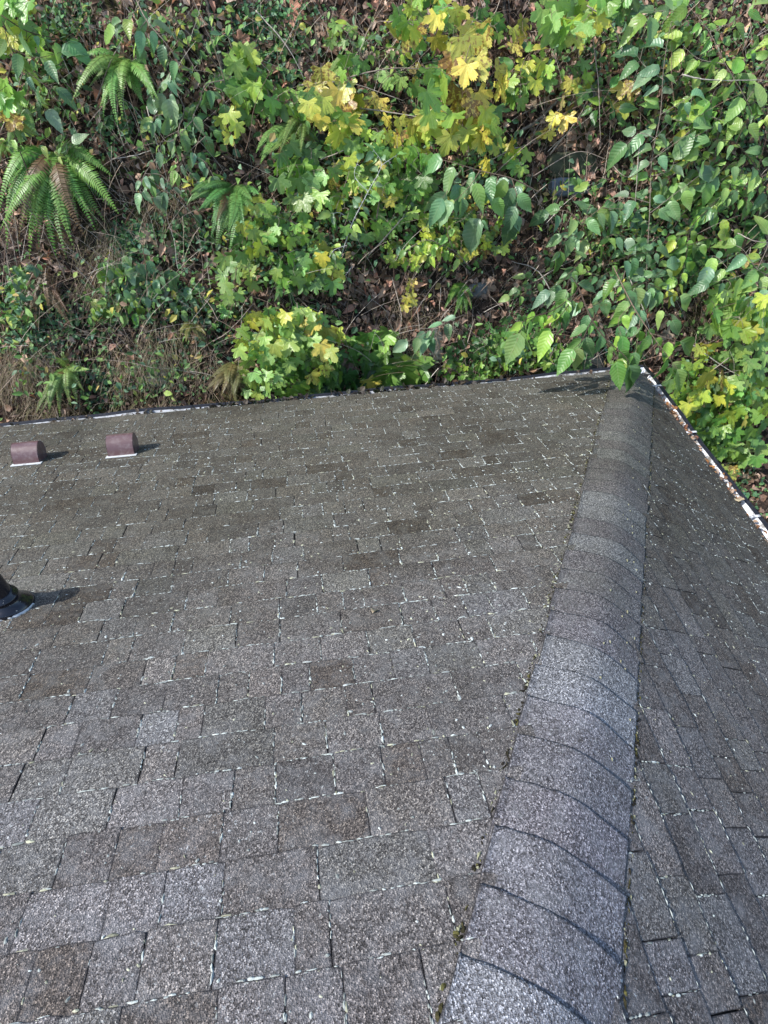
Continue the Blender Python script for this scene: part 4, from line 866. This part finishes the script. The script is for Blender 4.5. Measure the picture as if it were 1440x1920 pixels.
rock('grey stone in the soil above the upright stone', 895, 545, 40, 26, .06, (0.15, 0.16, 0.15, 1))

# ------------------------------------------------------------------ ground cover, litter, grass, roots (uncountable)
def flat_leaf(mb, P, tip, nor, L, w, col, fold=0.25):
    y = tip.normalized(); z = (nor-y*nor.dot(y)).normalized(); x = y.cross(z)
    vs = [P, P+y*L*0.35-x*w+z*L*fold*0.4, P+y*L*0.45, P+y*L*0.35+x*w+z*L*fold*0.4, P+y*L-z*L*fold*0.5, P+y*L*0.75-x*w*0.7+z*L*fold*0.2, P+y*L*0.75+x*w*0.7+z*L*fold*0.2]
    mb.add(vs, [(0, 2, 1), (0, 3, 2), (1, 2, 5), (2, 3, 6), (5, 2, 4), (2, 6, 4)], col)
def scatter(n, fn, xr=(-40, 1480), yr=(-30, 980)):
    k = 0
    while k < n:
        px, py = rnd(*xr), rnd(*yr)
        if px < 1190 and py > 815-0.088*px: continue
        if px >= 1190 and py > 700+1.4*(px-1180): continue
        k += 1; fn(px, py)
lit = MB()
def f(px, py):
    P = at(px, py, 0.0); n = hnorm(P.x, P.y)
    if px < 420 and py > 200 and random.random() < 0.45: return
    L = rnd(0.025, 0.10); c = random.choice(PAL['D']); k = rnd(0.8, 2.1)
    if random.random() < 0.14: c = random.choice(PAL['P'])
    flat_leaf(lit, P+n*rnd(0.0, 0.05), Vector((0, -0.3, -0.5))+rv(0.9), n+rv(0.8), L, L*rnd(0.12, 0.42), (c[0]*k, c[1]*k, c[2]*k, 1), rnd(0.1, 0.9))
scatter(14000, f)
tag(lit.build('leaf_litter', M_ST), kind='stuff', label='brown leaf litter covering the bank')
cov = MB()
PATCH = [(150, 600, 120, 60, 480), (60, 640, 80, 50, 220), (190, 720, 50, 50, 220), (250, 450, 40, 40, 420), (480, 50, 90, 60, 600), (350, 440, 70, 60, 300), (130, 40, 60, 60, 350), (470, 120, 80, 60, 300), (330, 690, 80, 70, 300),
         (560, 60, 80, 60, 250), (1370, 900, 90, 90, 350), (990, 580, 60, 60, 100), (620, 440, 80, 80, 200), (320, 560, 80, 80, 350), (210, 250, 60, 60, 150), (760, 110, 100, 60, 250), (1200, 60, 120, 60, 300), (1390, 180, 80, 150, 300), (230, 230, 30, 20, 100), (1130, 640, 80, 40, 120), (40, 560, 60, 60, 200), (1300, 400, 120, 150, 350), (420, 620, 60, 60, 120)]
for cx, cyy, rx, ry, n in PATCH:
    for q in range(int(n*0.6)):
        px, py = random.gauss(cx, rx*0.5), random.gauss(cyy, ry*0.5)
        if (px < 1190 and py > 800-0.088*px) or (px >= 1190 and py > 700+1.4*(px-1185)): continue
        P = at(px, py, 0.0); nn = hnorm(P.x, P.y); L = rnd(0.022, 0.055); k = rnd(0.75, 1.5)
        c = random.choice(((0.08, 0.19, 0.06), (0.11, 0.25, 0.09), (0.065, 0.16, 0.065), (0.16, 0.28, 0.08), (0.09, 0.21, 0.12)))
        Q = P+nn*rnd(0.01, 0.07)
        for s_ in range(2): flat_leaf(cov, Q+rv(0.012), rv(1)+Vector((0, -.3, -.2)), FACE+rv(0.6), L, L*rnd(0.3, 0.5), (c[0]*k, c[1]*k, c[2]*k, 1), 0.15)
tag(cov.build('ground_cover', M_ST), kind='stuff', label='low mat of tiny green leaves growing on the soil')
und = MB()
UN = [(1250, 120, 200, 130, 900), (1330, 330, 130, 150, 900), (1170, 450, 140, 120, 700), (1380, 560, 80, 100, 350), (1340, 760, 80, 110, 500), (700, 340, 150, 110, 800), (540, 470, 120, 90, 500), (560, 660, 110, 70, 350), (850, 440, 120, 80, 350),
      (800, 130, 160, 110, 350), (960, 660, 110, 40, 450), (60, 150, 90, 130, 450), (340, 240, 110, 110, 260), (240, 540, 90, 60, 260), (480, 130, 100, 90, 180), (40, 560, 50, 70, 250), (330, 60, 140, 60, 250), (640, 210, 120, 80, 250), (1080, 120, 80, 90, 150), (900, 280, 120, 60, 250), (450, 400, 60, 60, 180), (90, 710, 90, 50, 90), (270, 700, 90, 50, 110), (1065, 345, 50, 40, 60), (390, 560, 60, 60, 160)]
UC = [(0.17, 0.34, 0.07), (0.13, 0.27, 0.06), (0.22, 0.38, 0.10), (0.12, 0.24, 0.12), (0.30, 0.42, 0.08), (0.18, 0.30, 0.17), (0.09, 0.19, 0.05), (0.09, 0.19, 0.05)]
for cx, cyy, rx, ry, n in UN:
    for q in range(n):
        px, py = random.gauss(cx, rx*0.55), random.gauss(cyy, ry*0.55)
        if (px < 1190 and py > 795-0.088*px) or (px >= 1190 and py > 695+1.4*(px-1190)): continue
        P = at(px, py, abs(random.gauss(0, 0.16))+0.02); L = rnd(0.03, 0.10)*rnd(0.7, 1.0); k = rnd(0.6, 1.2); c = random.choice(UC)
        if random.random() < 0.10: c = random.choice(((0.50, 0.46, 0.08), (0.40, 0.30, 0.10), (0.30, 0.18, 0.10)))
        flat_leaf(und, P, Vector((rnd(-1, 1), -.3, rnd(-1.1, .4))), FACE+rv(0.8), L, L*rnd(0.2, 0.36), (c[0]*k, c[1]*k, c[2]*k, 1), rnd(0.05, 0.4))
tag(und.build('undergrowth', M_ST), kind='stuff', label='tangle of small mixed green leaves between the shrubs')
def strand(mb, P, dirv, L, w, col, sag=0.5, seg=4):
    p = P.copy(); d_ = dirv.normalized(); pts = [p.copy()]
    for i in range(seg):
        p = p+d_*(L/seg); d_ = (d_+Vector((rnd(-.15, .15), rnd(-.05, .05), -sag/seg))).normalized(); pts.append(p.copy())
    vs = []; fs = []
    for i, q in enumerate(pts):
        ww = w*(1-0.7*i/seg); vs += [q-Vector((ww, 0, 0)), q+Vector((ww, 0, 0.0)), q+Vector((0, -ww*1.5, 0))]
    for i in range(seg):
        a = i*3; fs += [(a, a+2, a+5, a+3), (a+2, a+1, a+4, a+5)]
    mb.add(vs, fs, col)
gra = MB()
GR = [(45, 690, 70, 50, 520), (270, 680, 80, 50, 420), (200, 465, 40, 55, 220), (180, 540, 60, 60, 160), (320, 620, 70, 50, 180), (90, 760, 60, 30, 160), (300, 760, 100, 20, 160), (1300, 600, 50, 60, 90), (330, 380, 60, 60, 160), (760, 620, 60, 60, 120), (390, 690, 40, 50, 120), (1340, 560, 40, 40, 60)]
for cx, cyy, rx, ry, n in GR:
    for q in range(int(n*1.35)):
        px, py = random.gauss(cx, rx*0.55), random.gauss(cyy, ry*0.55)
        if py > 800-0.088*px: continue
        P = at(px, py, 0.0); k = rnd(0.45, 1.2); c = random.choice(((0.46, 0.37, 0.27), (0.34, 0.27, 0.18), (0.20, 0.15, 0.10), (0.26, 0.25, 0.11)))
        strand(gra, P, Vector((rnd(-.5, .5), rnd(-1, -.3), rnd(-.1, .6))), rnd(0.12, 0.36), rnd(0.0010, 0.0024), (c[0]*k, c[1]*k, c[2]*k, 1), 1.6, 5)
tag(gra.build('dead_grass', M_STRAW), kind='stuff', label='tufts of dry tan grass hanging down the bank')
roo = MB()
def f(px, py):
    P = at(px, py, 0.0); n = hnorm(P.x, P.y); k = rnd(0.4, 1.3); c = random.choice(((0.15, 0.09, 0.06), (0.24, 0.17, 0.12), (0.10, 0.06, 0.04), (0.36, 0.30, 0.24), (0.50, 0.44, 0.37)))
    strand(roo, P+n*rnd(0.01, 0.10), Vector((rnd(-1, 1), rnd(-.5, .1), rnd(-1, .4))), rnd(0.06, 0.30), rnd(0.0009, 0.0024), (c[0]*k, c[1]*k, c[2]*k, 1), 0.7, 4)
scatter(7500, f)
for q in range(700):
    f(random.gauss(990, 70), random.gauss(500, 70)); 
for q in range(420): f(random.gauss(800, 60), random.gauss(610, 45))
def f2(px, py):
    P = at(px, py, rnd(0.02, 0.30)); k = rnd(0.5, 1.2); c = random.choice(((0.45, 0.38, 0.30), (0.34, 0.27, 0.20), (0.55, 0.50, 0.43), (0.22, 0.17, 0.12)))
    strand(roo, P, Vector((rnd(-.8, .8), rnd(-.3, .1), rnd(-1, 1))), rnd(0.25, 0.65), rnd(0.0016, 0.0032), (c[0]*k, c[1]*k, c[2]*k, 1), 0.4, 6)
scatter(1100, f2, (-20, 1460), (-10, 720))
def f3(px, py):
    P = at(px, py, rnd(0.05, 0.40)); k = rnd(0.6, 1.2); c = random.choice(((0.20, 0.14, 0.10), (0.30, 0.24, 0.19), (0.12, 0.08, 0.06)))
    strand(roo, P, Vector((rnd(-1, 1), rnd(-.3, .1), rnd(-1, .8))), rnd(0.3, 0.9), rnd(0.0028, 0.0052), (c[0]*k, c[1]*k, c[2]*k, 1), 0.5, 8)
scatter(330, f3, (-20, 1460), (-10, 720))
tag(roo.build('roots', M_STRAW), kind='stuff', label='fine roots and stalks hanging over the bank')

# prominent fallen leaves, each a thing of its own
special = [((262, 437), 24, 'P', 'deadmaple', 'pinkish brown fallen maple leaf lying on the small green mat under the left ferns'),
           ((700, 340), 0, 'P', 'dead', None), ((1415, 862), 28, 'P', 'deadmaple', 'pink fallen maple leaf in the undergrowth right of the gutter'),
           ((310, 460), 22, 'P', 'dead', 'pinkish curled leaf on the soil right of the green mat'), ((405, 340), 26, 'P', 'dead', 'rosy curled leaf at the top of the dark fern'),
           ((262, 612), 18, 'P', 'dead', 'pale curled leaf below the glossy bramble'), ((325, 624), 18, 'P', 'dead', 'pale orange leaf left of the little yellowing fern'),
           ((248, 662), 22, 'P', 'dead', 'pinkish leaf caught in the dry grass'), ((332, 740), 20, 'D', 'dead', 'brown leaf lying just above the gutter left of the olive fern'),
           ((358, 765), 18, 'P', 'dead', 'pink curled leaf touching the gutter left of the olive fern'), ((152, 140), 14, 'Y', 'dead', 'single orange yellow leaf left of the upper left fern'),
           ((426, 630), 14, 'Y', 'dead', 'small orange leaf left of the bright bush'), ((562, 45), 14, 'Y', 'dead', 'small orange leaf on the top centre ground cover'),
           ((720, 540), 22, 'P', 'dead', 'pink leaf hung among the roots right of centre')]
for (px, py), sz, pk, kd, lab in special:
    if not lab: continue
    P = at(px, py, 0.07); n = hnorm(P.x, P.y)
    o = leaf_obj('fallen_leaf', kd, P, Vector((rnd(-1, 1), -.3, -.5)), n+rv(0.3), sz/FPX*(P-CAM).length, pal(pk), None); tag(o, lab, 'leaf')
cnt = 0
for i in range(260):
    zone = random.choice(((480, 130, 60, 120, 'right of the thin dark trunks'), (560, 30, 90, 40, 'at the top edge left of centre'), (560, 130, 70, 50, 'below the single light fern frond'), (720, 90, 60, 60, 'left of the top centre maples'), (1020, 190, 60, 50, 'by the grey fallen branch'), (1060, 260, 60, 40, 'above the mossy stone'), (1140, 280, 60, 30, 'right of the stone slab'), (760, 580, 70, 70, 'above the glossy sapling at the eave'), (900, 520, 70, 60, 'around the dark narrow fern'), (1000, 480, 50, 70, 'on the bare root covered soil right of centre'), (800, 690, 60, 25, 'in the gap beyond the eave'), (1240, 600, 60, 60, 'behind the twig over the gutter corner'), (1400, 930, 30, 60, 'in the undergrowth below the right gutter shrub'), (720, 520, 50, 40, 'under the maple tangle'), (300, 480, 80, 90, 'near the glossy bramble'), (330, 30, 60, 40, 'under the arching pale twig'), (1240, 240, 50, 60, 'behind the slender silvery sapling'), (640, 60, 90, 50, 'on the litter near the top centre')))
    px, py = random.gauss(zone[0], zone[2]*0.6), random.gauss(zone[1], zone[3]*0.6)
    if (px < 1190 and py > 795-0.088*px) or (px >= 1190 and py > 690+1.4*(px-1190)) or py < -5: continue
    P = at(px, py, rnd(0.02, 0.06)); n = hnorm(P.x, P.y)
    kd_ = random.choice(('dead', 'dead', 'deadmaple')); pk_ = random.choice('DDDP')
    o = leaf_obj('fallen_leaf', kd_, P, Vector((rnd(-1, 1), -.4, rnd(-1, .3))), n+rv(0.6), rnd(13, 27)/FPX*(P-CAM).length, pal(pk_), None)
    tag(o, ('pinkish ' if pk_ == 'P' else 'brown ')+('lobed' if kd_ == 'deadmaple' else 'curled')+' dead leaf '+zone[4], 'leaf', 'fallen leaves on the bank')

# leaf debris in the gutters and a few bits on the roof
deb = MB()
def debris(P, s, pal_=None):
    c = random.choice(pal_ or ((0.30, 0.15, 0.08), (0.38, 0.25, 0.17), (0.12, 0.07, 0.04), (0.42, 0.20, 0.06), (0.48, 0.36, 0.27)))
    flat_leaf(deb, P, rv(1)*1.0, Vector((0, 0, 1))+rv(0.6), s, s*rnd(0.25, 0.45), (*c, 1), rnd(0.1, 0.5))
for a, b, n in ((0.05, 0.25, 10), (0.55, 0.80, 70), (0.95, 1.32, 40), (1.5, 1.62, 16), (1.9, 2.3, 40), (2.6, 4, 60)):
    for q in range(n): debris(Vector((rnd(0.0, 0.085), -rnd(a, b), -0.075+rnd(0, 0.03))), rnd(0.025, 0.06))
for a, b, n in ((0.0, 0.2, 20), (0.45, 0.85, 120), (0.9, 1.5, 90), (1.5, 1.75, 20), (1.75, 2.6, 90)):
    for q in range(n): debris(Vector((rnd(0.0, 0.075 if random.random() < 0.7 else 0.115), -rnd(a, b), -0.058+rnd(0, 0.028))), rnd(0.02, 0.055), ((0.36, 0.16, 0.05), (0.42, 0.28, 0.18), (0.24, 0.10, 0.05), (0.50, 0.38, 0.28), (0.10, 0.06, 0.04)))
for q in range(60): debris(Vector((rnd(0.0, 0.03), -rnd(0.9, 2.2), -0.065+rnd(0, 0.03))), rnd(0.02, 0.05), ((0.42, 0.20, 0.06), (0.30, 0.12, 0.05)))
for q in range(90): debris(Vector((-rnd(0.1, 5.6), rnd(0.0, 0.10), -0.058+rnd(-0.01, 0.015))), rnd(0.02, 0.05), ((0.05, 0.035, 0.02), (0.14, 0.09, 0.06)))
for q in range(560): debris(Vector((-rnd(1.35, 3.7), rnd(-0.01, 0.10), -0.050+rnd(-0.02, 0.02))), rnd(0.03, 0.07), ((0.03, 0.022, 0.015), (0.05, 0.035, 0.02), (0.025, 0.03, 0.012)))
for q in range(50): debris(Vector((-rnd(3.6, 5.6), rnd(0.02, 0.09), -0.075+rnd(0, 0.02))), rnd(0.02, 0.05), ((0.05, 0.035, 0.02), (0.20, 0.12, 0.07)))
for q in range(200): debris(Vector((-random.choice((rnd(3.5, 3.9), rnd(4.2, 4.35), rnd(4.7, 5.0), rnd(3.5, 5.6), rnd(0.1, 0.5), rnd(0.9, 1.4))), rnd(0.02, 0.095), -0.055+rnd(0, 0.018))), rnd(0.02, 0.05), ((0.05, 0.04, 0.025), (0.09, 0.065, 0.045), (0.03, 0.03, 0.02)))
for q in range(150): debris(Vector((rnd(0.0, 0.11), -rnd(0.3, 2.3), -0.052+rnd(0, 0.02))), rnd(0.02, 0.05), ((0.34, 0.16, 0.07), (0.22, 0.11, 0.06), (0.40, 0.27, 0.18)))
tag(deb.build('leaf_debris', M_ST), kind='stuff', label='rotting leaf debris lying in the gutters')
# two curled leaves on the shingles
for (x, y), s_, lab in (((-2.75, -2.86), 0.05, 'small curled tan leaf lying on the shingles left of the hip'), ((-0.02, -1.62), 0.12, 'pale crumpled leaf lying over the edge of the right gutter')):
    P = p1(x, -y/C1, 0.012) if x < -1 else Vector((0.05, y, -0.01))
    tag(leaf_obj('fallen_leaf', 'dead', P, Vector((0.4, 0.6, -0.2)), N1+rv(0.2), s_, (0.5, 0.40, 0.28, 1), None), lab, 'leaf')
